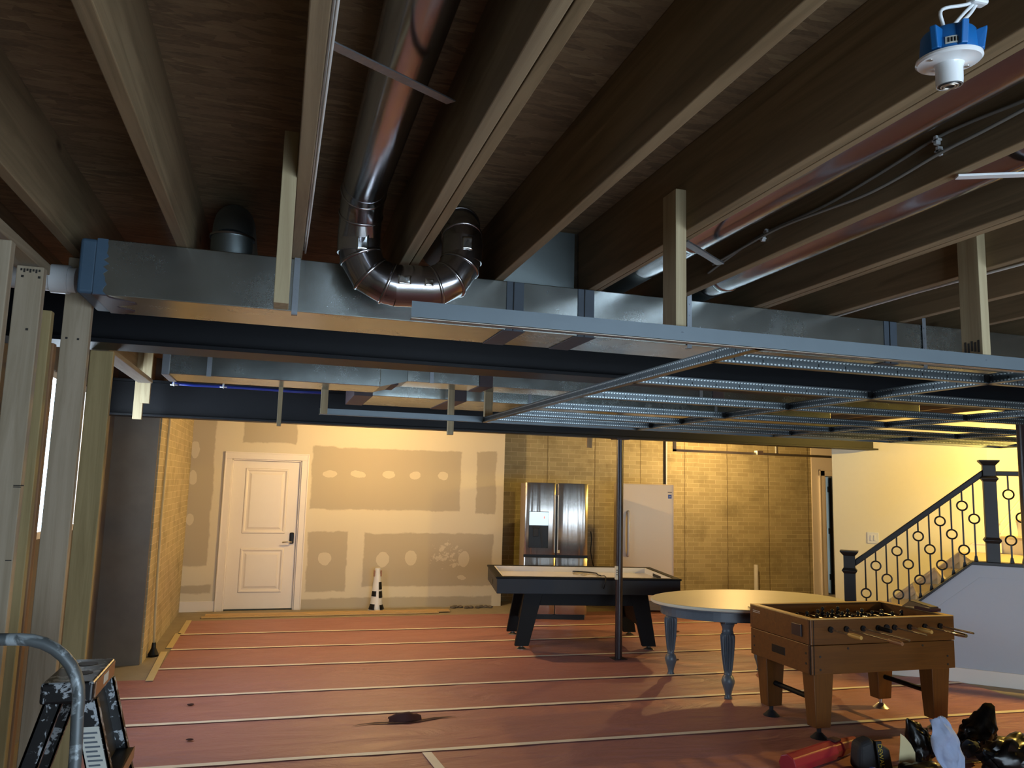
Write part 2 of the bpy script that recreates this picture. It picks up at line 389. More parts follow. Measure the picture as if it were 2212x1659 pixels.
def tag(o, label, cat, group=None, kind=None):
    o['label'] = label; o['category'] = cat
    if group: o['group'] = group
    if kind: o['kind'] = kind
    return o
def thing(name, label, cat, loc=(0, 0, 0), rz=0., group=None):
    o = bpy.data.objects.new(name, None); COL.objects.link(o); o.location = loc; o.rotation_euler = (0, 0, rz)
    o.empty_display_size = .1; return tag(o, label, cat, group)
def adopt(o, par):
    o.parent = par; o.matrix_parent_inverse = (Matrix.Translation(par.location) @ par.rotation_euler.to_matrix().to_4x4()).inverted(); return o
def struct(name, mb, mat, parent=None, **kw):
    o = mb.build(name, mat, parent, **kw)
    if parent is None: o['kind'] = 'structure'
    return o
def B(*a): return MB().box(*a)
def T(*a, **k): return MB().tube(*a, **k)
def copy_part(o, parent, loc):
    c = o.copy(); COL.objects.link(c); c.parent = parent; c.location = loc; return c

# ------------------------------------------------------------------ room shell
ZB, ZD = 2.58, 2.866          # joist bottoms, underside of the deck
struct('floor', B(-1.6, 11, -2.6, 13, -.12, 0), 'concrete')
struct('ceiling', B(-1.6, 11, -2.6, 13, ZD, ZD+.06), 'osb')
def wall_open(name, axis, a0, a1, u0, u1, z0, z1, hole, mat):
    """wall slab with one opening; axis 0: thickness along x, axis 1: along y"""
    h0, h1, hz0, hz1 = hole; m = MB()
    for (p, q, r, s_) in ((u0, h0, z0, z1), (h1, u1, z0, z1), (h0, h1, z0, hz0), (h0, h1, hz1, z1)):
        if q-p > .001 and s_-r > .001:
            (m.box(a0, a1, p, q, r, s_) if axis == 0 else m.box(p, q, a0, a1, r, s_))
    return struct(name, m, mat)
WIN = (5.75, 6.95, 1.30, 2.44)
wall_open('wall_left', 0, -1.6, -1.5, -2.6, 8.05, 0, ZD, WIN, 'dark_concrete')
wall_open('wall_rear', 1, -2.6, -2.45, -1.6, 11, 0, ZD, (.4, 5.9, .06, 2.08), 'dark_concrete')
struct('wall_right', B(10.9, 11, -2.6, 13, 0, ZD), 'dark_concrete')
struct('wall_pilaster', B(-1.5, -1.104, 8.05, 8.10, 0, ZD), 'dark_concrete')
struct('wall_brick_left', B(-1.5, -1.09, 8.10, 10.97, 0, ZD), 'brick_left')
wall_open('wall_far', 1, 10.97, 11.09, -1.2, 3.21, 0, ZD, (-.575, .325, 0, 1.985), 'drywall')
struct('wall_brick_far', B(-1.6, 8.90, 11.40, 11.6, 0, ZD), 'brick_far')
wall_open('wall_white_far', 1, 11.38, 11.5, 8.90, 11, 0, ZD, (9.15, 10.0, 0, 2.03), 'white_paint')
struct('wall_beyond_door', B(8.6, 11, 12.6, 12.7, 0, ZD), 'white_paint')

# windows (left high window, rear sliding doors)
w1 = B(-1.61, -1.49, WIN[0], WIN[1], WIN[2], WIN[2]+.05)
for b in ((WIN[0], WIN[0]+.05, WIN[2], WIN[3]), (WIN[1]-.05, WIN[1], WIN[2], WIN[3]), (WIN[0], WIN[1], WIN[3]-.05, WIN[3])):
    w1.box(-1.59, -1.51, *b)
w1 = struct('window_1', w1, 'white_paint', bev=.004)
B(-1.556, -1.55, WIN[0]+.04, WIN[1]-.04, WIN[2]+.04, WIN[3]-.04).build('pane', 'glass', w1)
w2 = MB(); YR = -2.5
for x in (.4, 2.22, 4.06, 5.86): w2.box(x, x+.04, YR-.02, YR+.06, .06, 2.08)
w2.box(.4, 5.9, YR-.02, YR+.06, .06, .12).box(.4, 5.9, YR-.02, YR+.06, 2.02, 2.08)
w2 = struct('window_2', w2, 'white_paint', bev=.004)
for x0, x1 in ((.44, 2.22), (2.26, 4.06), (4.10, 5.86)): B(x0, x1, YR+.01, YR+.016, .12, 2.02).build('pane', 'glass', w2)

# far door with casing, smart lock and lever
d1 = struct('door_1', B(-.557, .305, 11.005, 11.045, .02, 1.965), 'white_paint', bev=.003)
def panel(x0, x1, z0, z1):
    m = MB(); y = 11.005; rings = []
    for a, dep in ((0, -.002), (.012, .014), (.026, .014), (.044, .001), (.062, .002), (.085, .011)):
        rings.append([m.bm.verts.new((x, y-dep, z)) for x, z in ((x0+a, z0+a), (x1-a, z0+a), (x1-a, z1-a), (x0+a, z1-a))])
    for A, B_ in zip(rings, rings[1:]):
        for k in range(4): m.bm.faces.new((A[k], A[(k+1) % 4], B_[(k+1) % 4], B_[k]))
    m.bm.faces.new(rings[-1]); return m
panel(-.40, .16, .999, 1.87).build('raised_panel', 'white_paint', d1)
panel(-.40, .16, .228, .809).build('raised_panel', 'white_paint', d1)
lk = B(.222, .278, 10.978, 11.005, .868, 1.018).build('smart_lock', 'black', d1, bev=.02, seg=4)
MB().tube([(.25, 10.98, .895), (.25, 10.95, .895), (.20, 10.945, .893), (.13, 10.948, .889)], .009, 10).build('lever', 'chrome', lk, smooth=True)
c1 = MB()
c1.box(-.668, -.575, 10.948, 10.97, 0, 2.075).box(.325, .418, 10.948, 10.97, 0, 2.075).box(-.668, .418, 10.946, 10.97, 1.985, 2.078)
c1.box(-.668, -.650, 10.940, 10.95, 0, 2.075).box(.400, .418, 10.940, 10.95, 0, 2.075).box(-.668, .418, 10.938, 10.95, 2.06, 2.078)
c1.box(-.575, -.557, 10.97, 11.06, 0, 1.985).box(.307, .325, 10.97, 11.06, 0, 1.985).box(-.575, .325, 10.97, 11.06, 1.967, 1.985)
struct('trim_1', c1, 'white_paint', bev=.003)
struct('baseboard_far', B(-1.09, -.668, 10.955, 10.97, 0, .135), 'white_paint', bev=.004)
# right-hand far door: casing, jamb and the open leaf edge with black hinges
c2 = MB().box(9.04, 9.15, 11.355, 11.38, 0, 2.14).box(9.04, 10.1, 11.355, 11.38, 2.03, 2.14).box(9.04, 9.06, 11.345, 11.36, 0, 2.14).box(9.04, 10.1, 11.345, 11.36, 2.12, 2.14)
c2.box(9.15, 9.17, 11.36, 11.62, 0, 2.03).box(9.17, 9.185, 11.43, 11.47, 0, 2.03)
struct('trim_2', c2, 'white_paint', bev=.003)
d2 = struct('door_2', B(9.30, 9.34, 11.45, 12.25, .02, 2.02), 'white_paint', bev=.003)
gap = MB().box(9.292, 9.345, 11.425, 11.452, .01, 2.0); gap.build('gap_shade', 'black', d2)  # black strip paints the shade in the gap between jamb and leaf
for z in (.30, 1.08, 1.80): B(9.262, 9.30, 11.40, 11.44, z-.05, z+.05).build('hinge', 'black', d2, bev=.004)

# ------------------------------------------------------------------ joists, sister boards, beams, columns
JX = {k: .022 + .4064*(k-3) for k in range(0, 20)}
JX[5] = .828; JX[4] = .421
jl = {0: 'dark wooden ceiling joist in the black gap beyond the left stud wall', 1: 'wooden ceiling joist with two torn knots at the upper left edge',
      2: 'wooden ceiling joist ending above the blue-sealed end of the long duct', 3: 'pale wooden ceiling joist with the white cable along its edge',
      4: 'wooden ceiling joist just right of the big round duct, doubled by a plain board', 5: 'single wooden ceiling joist between the round duct and the blue light box',
      6: 'doubled wooden ceiling joist directly behind the blue light box', 7: 'wooden ceiling joist with two grey cables stapled to its side',
      8: 'doubled wooden ceiling joist just right of the shorter round pipe', 9: 'wooden ceiling joist at right that the black-stained hanger post is nailed to'}
ordn = ['first', 'second', 'third', 'fourth', 'fifth', 'sixth', 'seventh', 'eighth', 'ninth', 'tenth']
for k in range(10, 20): jl[k] = 'wooden ceiling joist, %s to the right of the black-stained hanger post at far right' % ordn[k-10]
for k, x in JX.items():
    o = B(x-.019, x+.019, -2.44, 10.95 if x < 3.2 else 11.36, ZB, ZD).build('ceiling_joist', 'joist_pale' if k in (3, 4) else 'joist', bev=.003)
    tag(o, jl[k], 'joist', 'ceiling joists')
for x0, x1, lab in ((.4425, .474, 'plain orange-brown board doubling the joist right of the big round duct'), (1.262, 1.283, 'thin board doubling the joist behind the blue light box'),
                    (2.0755, 2.108, 'board doubling the joist just right of the shorter round pipe')):
    tag(B(x0, x1, -2.44, 3.3, ZB, ZD-.03).build('sister_board', 'joist', bev=.002), lab, 'board', 'boards doubling the joists')

def ibeam(y0, y1, x0, x1, z0, z1, label):
    yc = (y0+y1)/2; tf = .02
    m = MB().prism([(y0, z0), (y1, z0), (y1, z0+tf), (yc+.007, z0+tf), (yc+.007, z1-tf), (y1, z1-tf), (y1, z1), (y0, z1), (y0, z1-tf), (yc-.007, z1-tf), (yc-.007, z0+tf), (y0, z0+tf)], 0, x0, x1)
    return tag(m.build('steel_beam', 'beam', bev=.002), label, 'steel beam', 'dark steel beams')
ibeam(3.80, 4.04, -1.49, 8.0, 2.332, ZB, 'dark steel I-beam right behind the long blue-ended metal duct')
ibeam(7.41, 7.585, -1.49, 6.73, 2.255, ZB, 'dark steel I-beam farther back, above the taped drywall and the brick')

def column(x, y, r, top, label, plate=True):
    t_ = thing('steel_column', label, 'column', (x, y, 0), 0, 'round steel columns')
    T([(x, y, .008), (x, y, top-.012)], r, 20).build('post', 'column', t_, smooth='auto')
    B(x-.07, x+.07, y-.07, y+.07, 0, .008).build('base_plate', 'column', t_)
    B(x-.075, x+.075, y-.075, y+.075, top-.012, top).build('top_plate', 'column', t_)
    return t_
col1 = column(3.468, 7.50, .037, 2.255, 'slim dark steel column standing between the two refrigerators')
lb = B(3.408, 3.432, 7.445, 7.48, .80, .935).build('label_tag', 'label', col1, bev=.002)
for k in range(3): B(3.415, 3.424, 7.4435, 7.446, .845+.022*k, .857+.022*k).build('print', 'ink', lb)
pc = px(2199, 900, 1, 3.92)
column(pc.x+.05, 3.92, .048, 2.332, 'dark steel column cut off by the right edge of the photo')

# ------------------------------------------------------------------ long rectangular duct
dz0 = 2.374
du = thing('trunk_duct', 'long galvanised duct with a blue-sealed left end, hung in front of the first beam', 'duct', (2.5, 2.97, dz0))
DX0 = -.715
B(DX0+.06, 8.0, 2.97, 3.30, dz0, ZB-.002).build('body', 'galv', du, bev=.003)
ec = MB()
for i, x in enumerate((DX0, DX0+.012)): pass
ec.box(DX0, DX0+.06, 2.972, 3.30, dz0+.002, ZB-.004)
ec.build('end_cap', 'mastic_blue', du, bev=.012, seg=3)
def jag(y, dz, n=16):
    pts = [(DX0+.055, dz0+.001), (DX0+.055, ZB-.003)]
    for k in range(n+1): pts.append((DX0+.085+.006*math.sin(k*2.9)+.014*random.random(), ZB-.003-(ZB-dz0-.004)*k/n))
    return MB().prism(pts, 1, y, y+.003)
jag(2.967, 0).build('sealant_smear', 'mastic_blue', du)
pts = [(DX0+.055, 2.967), (DX0+.055, 3.29)] + [(DX0+.10+.10*math.sin(PI*min(1, k/14))*(.5+.5*math.sin(k*.8)), 3.29-.32*k/14) for k in range(15)]
MB().prism(pts, 2, dz0-.003, dz0+.001).build('sealant_smear', 'mastic_brown', du)
for x in (px(1109, 640, 1, 2.97).x, px(1262, 660, 1, 2.97).x, px(1920, 720, 1, 2.97).x):
    bd = MB()
    for a, b, zz in ((-.03, .045, .004),): bd.box(x+a, x+b, 2.97-zz, 2.97, dz0-.003, ZB-.004).box(x+a-.01, x+b+.01, 2.97, 3.3, dz0-.004, dz0)
    bd.build('mastic_band', 'mastic', du, bev=.002)
    B(x-.002, x+.002, 2.963, 2.967, dz0-.003, ZB-.005).build('seam', 'black', du)
for xp in (638, 1489, 1995):
    x = px(xp, 640 if xp < 1000 else 700, 1, 2.965).x
    st = MB().box(x-.011, x+.011, 2.962, 2.964, dz0-.012, ZB+.03).box(x-.011, x+.011, 2.962, 2.985, dz0-.014, dz0-.011)
    for k in range(4): st.box(x-.0025, x+.0025, 2.960, 2.963, dz0+.03+.05*k, dz0+.036+.05*k)
    st.build('hanger_strap', 'strap', du)
# foil-faced panel closing the bay
fp = B(.85, 1.218, 3.10, 3.125, ZB+.003, ZD-.004).build('foil_panel', 'galv_dull'); tag(fp, 'grey foil-faced board closing the joist bay above the long duct', 'insulation board')
B(1.203, 1.219, 3.096, 3.101, ZB+.003, ZD-.006).build('edge_tape', 'foil', fp)

# ------------------------------------------------------------------ round ducts
def arc(c, u, w, R, a0, a1, n):
    c, u, w = Vector(c), Vector(u), Vector(w)
    return [c + u*R*math.cos(a0+(a1-a0)*k/n) + w*R*math.sin(a0+(a1-a0)*k/n) for k in range(n+1)]
rd = thing('round_duct', 'big shiny round duct that dips under a joist and rises beside it', 'duct', (.23, 2.6, 2.40), 0, 'round ducts')
R0 = .077; xa, za = .232, 2.764
T([(xa, -2.4, za), (xa, .98, za)], R0, 40).build('straight_pipe', 'pipe', rd, smooth='auto')
T([(xa, .95, za), (xa, 2.60, za)], R0*.985, 40).build('straight_pipe', 'pipe', rd, smooth='auto')
cr = MB()
cr.tube([(xa, .945, za), (xa, .96, za), (xa, .975, za), (xa, .99, za), (xa, 1.0, za)], [R0+.001, R0+.003, R0+.002, R0+.003, R0+.0005], 40)
for v in cr.bm.verts: v.co += Vector((noise.noise(v.co*60), noise.noise(v.co*60+Vector((9, 0, 0))), noise.noise(v.co*60+Vector((0, 9, 0)))))*.004
cr.build('crimped_foil_joint', 'foil', rd, smooth=True)
def gores(pts, rad, name='elbow'):
    """segmented elbow: straight gore between successive points, each with a raised seam"""
    el = T(pts, rad, 40); e = el.build(name, 'pipe', rd, smooth='auto')
    for i in range(1, len(pts)-1):
        p = Vector(pts[i]); d = (Vector(pts[i+1])-Vector(pts[i-1])).normalized()
        T([p-d*.006, p-d*.003, p+d*.003, p+d*.006], [rad*1.01, rad*1.05, rad*1.05, rad*1.01], 40).build('gore_seam', 'pipe', e, smooth=True)
    return e
zc = 2.478; y2 = 2.80
gores([(xa, 2.58, za), (xa, 2.655, za-.005), (xa+.003, 2.755, za-.055), (xa+.004, 2.798, za-.135)], R0)
T([(xa+.004, 2.797, za-.10), (xa+.006, 2.80, za-.19)], R0*1.015, 40).build('connector', 'pipe', rd, smooth='auto')
gores([(xa+.006, 2.80, za-.165), (xa+.014, 2.80, za-.20), (xa+.05, 2.80, za-.262), (xa+.115, 2.80, zc-.006), (xa+.15, 2.80, zc-.01)], R0)
T([(xa+.14, 2.80, zc-.01), (.51, 2.80, zc-.002)], R0*1.015, 40).build('connector', 'pipe', rd, smooth='auto')
gores([(.495, 2.80, zc-.003), (.525, 2.802, zc+.002), (.585, 2.805, zc+.035), (.622, 2.815, zc+.095), (.63, 2.82, zc+.13)], R0)
T([(.63, 2.82, zc+.11), (.632, 2.825, zc+.20)], R0*1.015, 40).build('connector', 'pipe', rd, smooth='auto')
gores([(.632, 2.825, zc+.18), (.632, 2.835, zc+.215), (.632, 2.88, zc+.275), (.632, 2.96, zc+.30)], R0)
T([(.632, 2.95, zc+.30), (.632, 3.32, zc+.30)], R0, 40).build('straight_pipe', 'galv_dull', rd, smooth='auto')
for c, dx, dy, dz in (((.243, 2.7235, 2.60), .022, .0016, .035), ((.40, 2.7225, 2.474), .024, .0016, .016), ((.49, 2.7225, 2.474), .016, .0016, .014), ((.634, 2.7435, 2.645), .02, .0016, .025)):
    m = B(c[0]-dx, c[0]+dx, c[1]-dy, c[1]+dy, c[2]-dz, c[2]+dz); bmesh.ops.subdivide_edges(m.bm, edges=m.bm.edges, cuts=5, use_grid_fill=True)
    for v in m.bm.verts: v.co += Vector((0, noise.noise(v.co*70)*.0022, noise.noise(v.co*50)*.004))
    m.build('foil_tape', 'foil', rd, smooth=True)
st = thing('round_duct', 'short dark round duct stub on top of the long duct, near its blue end', 'duct', (-.22, 3.1, ZB), 0, 'round ducts')
T([(-.222, 3.10, ZB), (-.222, 3.10, 2.668)], .078, 32).build('collar', 'galv_dull', st, smooth='auto')
e = T([(-.222, 3.10, 2.66), (-.222, 3.115, 2.705), (-.222, 3.16, 2.745), (-.222, 3.26, 2.76), (-.222, 3.9, 2.76)], .076, 32).build('elbow', 'galv_dull', st, smooth='auto')
T([(-.222, 3.10, 2.664), (-.222, 3.10, 2.672)], .084, 32).build('rim', 'pipe', e, smooth='auto')
def round_pipe(x, z, y1, label, crimp):
    p = thing('round_duct', label, 'duct', (x, y1, z), 0, 'round ducts')
    T([(x, -2.4, z), (x, y1, z)], .078, 36).build('straight_pipe', 'pipe', p, smooth='auto')
    T([(x, y1-.01, z), (x, 3.3, z)], .077, 36).build('far_section', 'galv_dull', p, smooth='auto')
    c = T([(x, crimp-.02, z), (x, crimp-.008, z), (x, crimp+.006, z), (x, crimp+.015, z)], [.0785, .082, .080, .0785], 36)
    for v in c.bm.verts: v.co += Vector((noise.noise(v.co*60), 0, noise.noise(v.co*60+Vector((0, 9, 0)))))*.003
    c.build('crimped_foil_joint', 'foil', p, smooth=True)
    return p
round_pipe(1.435, 2.70, 2.86, 'shiny round duct in the bay with the two grey cables', 2.47)
round_pipe(1.80, 2.675, 2.95, 'shiny round duct in the bay at right of the two grey cables', 2.84)
# flat straps and bars
def bar(name, a, b, w, th, mat, label, cat):
    a, b = Vector(a), Vector(b); d = (b-a).normalized(); s_ = d.cross(Vector((0, 0, 1))).normalized(); u_ = s_.cross(d)
    P = [p + s_*sx*w/2 + u_*sz*th/2 for sz in (-1, 1) for p, sx in ((a, -1), (b, -1), (b, 1), (a, 1))]
    return tag(MB().hexa(P).build(name, mat, bev=.001), label, cat)
bar('support_strap', (.040, px(712, 92, 2, 2.60).y, 2.60), (px(992, 224, 2, 2.66).x-.02, px(992, 224, 2, 2.66).y, 2.66), .028, .004, 'strap', 'flat grey metal strap crossing under the big round duct', 'strap')
bar('support_strap', px(1478, 522, 2, 2.572), px(1556, 570, 2, 2.572), .03, .006, 'strap', 'short dark flat strap holding up the round duct beside the grey cables', 'strap')
bar('support_strap', px(2066, 382, 2, 2.572), px(2290, 374, 2, 2.572), .025, .006, 'white_plastic', 'bright white flat bar under the joists at the right edge of the photo', 'strap')

# ------------------------------------------------------------------ cables
c = MB(); xx = .045
c.tube([(xx, y, ZB+.012+.004*math.sin(y*5)) for y in [-.5+.2*k for k in range(18)]], .0035, 6)
c.tube([(xx+.006, y, ZB+.004+.004*math.sin(y*4+1)) for y in [-.5+.2*k for k in range(18)]], .0035, 6)
cb = c.build('white_cable', 'cable', smooth=True); tag(cb, 'white double cable running along the pale joist left of the big round duct', 'cable')
B(.042, .054, 1.24, 1.25, ZB-.004, ZB+.02).build('cable_tie', 'white_plastic', cb)
xj = JX[7]-.019-.006
pts1 = [px(a, b, 0, xj) for a, b in ((2300, 172), (2212, 217), (2100, 262), (2020, 300), (1900, 375), (1780, 445), (1650, 505), (1570, 560), (1530, 590))]
pts2 = [px(a, b, 0, xj-.011) for a, b in ((2300, 190), (2212, 236), (2120, 285), (2030, 331), (1930, 390), (1860, 425), (1780, 455), (1700, 485), (1645, 512), (1540, 572))]
t1 = T(spline(pts1), .0048, 8).build('grey_cable', 'dark_cable', smooth=True); tag(t1, 'upper of the two grey cables stapled along the joist at right', 'cable', 'stapled grey cables')
t2 = T(spline(pts2), .0048, 8).build('grey_cable', 'dark_cable', smooth=True); tag(t2, 'lower, wavier of the two grey cables stapled along the joist at right', 'cable', 'stapled grey cables')
for (a, b, par, hh) in ((2021, 303, t1, .012), (2026, 326, t2, .012), (1654, 500, t1, .009), (1646, 516, t2, .009)):
    p = px(a, b, 0, xj-.008); m = MB().box(p.x-.003, p.x+.012, p.y-.005, p.y+.005, p.z-hh, p.z+hh).box(p.x-.003, p.x+.012, p.y-.010, p.y+.010, p.z-.003, p.z+.003)
    m.build('cable_staple', 'white_plastic', par, bev=.001)
jb = JX[9]-.019
for k, (dz, wd) in enumerate(((.012, 'upper'), (-.004, 'lower'))):
    o = T([(JX[9]+.025+.01*k, y, ZB+dz+.006*math.sin(y*3)) for y in [0+.25*i for i in range(14)]], .0045, 6).build('grey_cable', 'cable', smooth=True)
    tag(o, wd + ' thin pale cable under the joist behind the black-stained post', 'cable', 'pale cables at far right')

# ------------------------------------------------------------------ blue ceiling box with porcelain lampholder
LX, LY, LZ = 1.020, .937, 2.462
lh = thing('lamp_holder', 'white porcelain lampholder on a blue round box hanging by wires at upper right', 'light fixture', (LX, LY, LZ))
lh.scale = (.87, .87, .87); lh.rotation_euler = (math.radians(4), math.radians(-3), 0)
m = MB().lathe([(.020, -.046), (.0225, -.048), (.0235, -.040), (.0235, -.016), (.026, -.008), (.040, -.004), (.054, -.0035), (.0575, 0), (.057, .004), (.052, .006), (.020, .006)], n=40)
pl = m.build('porcelain_plate', 'porcelain', lh, world=False, smooth='auto')
sk = MB().lathe([(.0195, -.0488), (.0185, -.0486), (.0185, -.0484)], n=24).build('screw_shell', 'black', pl, world=False)
MB().torus((0, 0, -.0492), .0145, .0018, 2, 20, 6).torus((0, 0, -.0495), .010, .0015, 2, 20, 6).build('screw_shell', 'chrome', pl, world=False, smooth=True)
for sx in (-1, 1): MB().lathe([(.004, -.0055), (.004, .0)], (sx*.044, 0, 0), 12).build('screw', 'chrome', pl, world=False)
bx = MB().lathe([(.049, .006), (.050, .010), (.047, .048), (.044, .052), (.01, .053)], n=32)
bx = bx.build('round_box', 'blue_plastic', lh, world=False, smooth='auto')
for a in (200, 250, 310, 20, 75):
    a = math.radians(a); m = MB()
    P = []
    for z in (.008, .044):
        for (u, w) in ((.043, -.011), (.064 if z > .02 else .058, -.006), (.064 if z > .02 else .058, .006), (.043, .011)):
            P.append((u*math.cos(a)-w*math.sin(a), u*math.sin(a)+w*math.cos(a), z + (.006 if u > .05 and z > .02 else 0)))
    m.hexa(P).build('mounting_ear', 'blue_plastic', bx, world=False, bev=.002)
lbm = MB(); a0 = math.radians(238)
pr = [(.0502*math.cos(a0+k*.09), .0502*math.sin(a0+k*.09)) for k in range(-4, 5)]
vv = [[lbm.bm.verts.new((x*1.012, y*1.012, z)) for x, y in pr] for z in (.012, .026)]
for k in range(8): lbm.bm.faces.new((vv[0][k], vv[0][k+1], vv[1][k+1], vv[1][k]))
lbl = lbm.build('sticker', 'label', bx, world=False)
for k in range(6):
    a = a0 + (k-2.5)*.1; B(.0515*math.cos(a)-.0012, .0515*math.cos(a)+.0012, .0515*math.sin(a)-.0012, .0515*math.sin(a)+.0012, .015, .023).build('print', 'ink', lbl, world=False)
for k, (dx, bend) in enumerate(((-.01, -.03), (.012, .02), (.02, .03))):
    T(spline([(dx, .005, .05), (dx+.004, .005, .07), (dx+bend*.6+.015, 0, .098), (.050+.008*k, -.005, .118), (.068+.01*k, -.008, .15), (.055+.03*k, -.01, .22), (.04+.05*k, 0, .30), (.04+.05*k, 0, .455)]), .0034, 8).build('wire', 'white_plastic', lh, world=False, smooth=True)
MB().box(.048, .085, -.018, .004, .115, .132).build('wire_clip', 'white_plastic', lh, world=False, bev=.005)

# ------------------------------------------------------------------ ceiling grid
GZ = 2.205
gr = thing('ceiling_grid', 'galvanised drop-ceiling grid of rails and perforated cross tees, hanging at right', 'ceiling grid', (3.5, 3.9, GZ))
def tee_mb(axis, a0, a1, c, fl=.0165):
    """inverted tee along axis; local z=0 at the flange"""
    m = MB()
    if axis == 0: m.box(a0, a1, c-fl, c+fl, 0, .0022).box(a0, a1, c-.0012, c+.0012, .0022, .042).box(a0, a1, c-.004, c+.004, .036, .042)
    else: m.box(c-fl, c+fl, a0, a1, 0, .0022).box(c-.0012, c+.0012, a0, a1, .0022, .042).box(c-.004, c+.004, a0, a1, .036, .042)
    return m
def grid_part(m, name, mat):
    for v in m.bm.verts: v.co.z += GZ
    return m.build(name, mat, gr)
YF, YB = 2.12, 5.65
MAINS = [1.478, 2.757, 4.035, 5.245, 6.50]
ROWS = [2.42, 3.07, 3.71, 4.36, 4.92, 5.40]
ch = MB().box(.335, 6.9, YF-.0015, YF, 0, .050).box(.335, 6.9, YF, YF+.028, 0, .002)
for x in (px(1474, 716, 1, YF).x, px(2130, 778, 1, YF).x): ch.lathe([(.004, 0), (.004, .001)], (x, YF-.002, .03), 10)
fcn = grid_part(ch, 'front_channel', 'track'); T([(.335, YF-.001, GZ+.0015), (6.9, YF-.001, GZ+.0015)], .0028, 8).build('glint_lip', 'rod', gr)  # chrome tube added so the channel's lower edge shows a bright highlight
ch = MB().box(.262, 6.9, YB, YB+.0015, 0, .046).box(.262, 6.9, YB-.028, YB, 0, .002); grid_part(ch, 'back_channel', 'track')
for x in MAINS: grid_part(tee_mb(1, YF+.001, YB-.001, x), 'main_tee', 'grid')
spans = list(zip(MAINS, MAINS[1:]))
for (a, b) in spans:
    for y in ROWS:
        grid_part(tee_mb(0, a+.0015, b-.0015, y), 'cross_tee', 'grid')
for x in MAINS[1:-1]:
    for y in ROWS:
        m = MB().box(x-.022, x+.022, y-.006, y+.006, .008, .036); grid_part(m, 'tee_clip', 'black')
hp = [('hanger_post', (-.038, .0025, 2.15, 2.238, 2.222, 2.715), 'pale wooden hanger post left of the big round duct, nailed to the pale joist'),
      ('hanger_post', (1.184, 1.222, 2.15, 2.239, 2.253, 2.717), 'wooden hanger post in the middle, between the doubled joist and the grid rail'),
      ('hanger_post', (2.403, 2.441, 2.125, 2.214, 2.257, 2.74), 'wooden hanger post with black stains at its foot, at right'),
      ('hanger_post', (px(285, 905, 1, 7.05).x, px(305, 905, 1, 7.05).x, 7.05, 7.09, px(290, 905, 1, 7.05).z, ZD), 'lowest hanging wood post at far left, blue-lit, in front of the far beam'),
      ('hanger_post', (px(302, 870, 1, 6.98).x, px(322, 870, 1, 6.98).x, 6.98, 7.018, px(302, 870, 1, 6.98).z, ZD), 'hanging wood post overlapping the lowest blue-lit one at far left'),
      ('hanger_post', (px(597, 920, 1, 5.6).x, px(606.5, 920, 1, 5.6).x, 5.6, 5.638, px(600, 920, 1, 5.6).z, ZD), 'lone thin hanging post in front of the far beam, left of the far grid rail'),
      ('hanger_post', (px(692, 893, 1, 5.58).x, px(707, 893, 1, 5.58).x, 5.58, 5.62, 2.207, ZD), 'hanging post holding the left end of the far grid rail'),
      ('hanger_post', (px(967, 939, 1, 5.66).x, px(979.5, 939, 1, 5.66).x, 5.66, 5.70, px(970, 939, 1, 5.66).z, ZD), 'hanging post reaching below the far grid rail'),
      ('hanger_post', (px(1047, 898, 1, 5.66).x, px(1064, 898, 1, 5.66).x, 5.66, 5.70, 2.207, ZD), 'hanging post ending at the far grid rail, beside its corner'),
      ('hanger_post', (px(1268, 967, 1, 9.3).x, px(1279, 967, 1, 9.3).x, 9.3, 9.34, px(1270, 967, 1, 9.3).z, ZD), 'short hanging post seen against the brick, left of the slim column')]
for n_, (x0, x1, y0, y1, z0, z1), lab in hp:
    o = B(x0, x1, y0, y1, z0, z1).build(n_, 'post', bev=.002); tag(o, lab, 'post', 'hanger posts')
    if 'black stains' in lab:
        for k in range(5): B(x0-.0012, x0, y0+.012+.014*k, y0+.020+.014*k, z0+.01+.004*(k % 3), z0+.055-.006*(k % 2)).build('stain', 'ink', o)

# ------------------------------------------------------------------ second duct run behind the first beam
d2 = thing('second_duct', 'second galvanised duct behind the first beam, with brown mastic seams', 'duct', (2.0, 5.2, 2.37))
B(-.70, .63, 5.18, 5.56, 2.375, ZB-.002).build('large_section', 'galv', d2, bev=.004)
B(-.725, -.68, 5.17, 5.565, 2.368, ZB-.003).build('end_frame', 'strap', d2, bev=.003)
MB().hexa([(.63, 5.2, 2.378), (.82, 5.24, 2.43), (.82, 5.56, 2.43), (.63, 5.56, 2.378), (.63, 5.2, ZB-.003), (.82, 5.24, ZB-.003), (.82, 5.56, ZB-.003), (.63, 5.56, ZB-.003)]).build('transition', 'galv_dull', d2)
B(.82, 5.2, 5.24, 5.56, 2.43, ZB-.003).build('small_section', 'galv', d2, bev=.003)
for x in (.66, 1.33, 3.2): B(x, x+.10, 5.232, 5.565, 2.424 if x > .8 else 2.40, ZB-.003).build('mastic_band', 'mastic_brown', d2, bev=.003)
for x in (-.45, .99, 3.1):
    z_ = 2.372 if x < .6 else 2.427; B(x-.014, x+.014, 5.174 if x < .6 else 5.234, 5.18 if x < .6 else 5.24, z_, ZB+.02).build('hanger_strap', 'strap', d2)
d3 = thing('low_duct', 'low flat duct with a bluish lip, between the second duct and the far beam', 'duct', (2, 6.2, 2.38))
B(.55, 4.8, 5.86, 6.62, 2.385, 2.50).build('body', 'galv', d3, bev=.003)
for x in (.52, 1.25): B(x, x+.14, 5.854, 6.63, 2.379, 2.506).build('mastic_band', 'mastic_brown', d3, bev=.003)
for x in (1.9, 3.6): B(x, x+.025, 5.855, 5.858, 2.37, ZB).build('hanger_strap', 'strap', d3)
bp = thing('blue_pipe', 'thin blue water tube clamped under the joists beyond the second duct', 'pipe', (0, 6.3, 2.4))
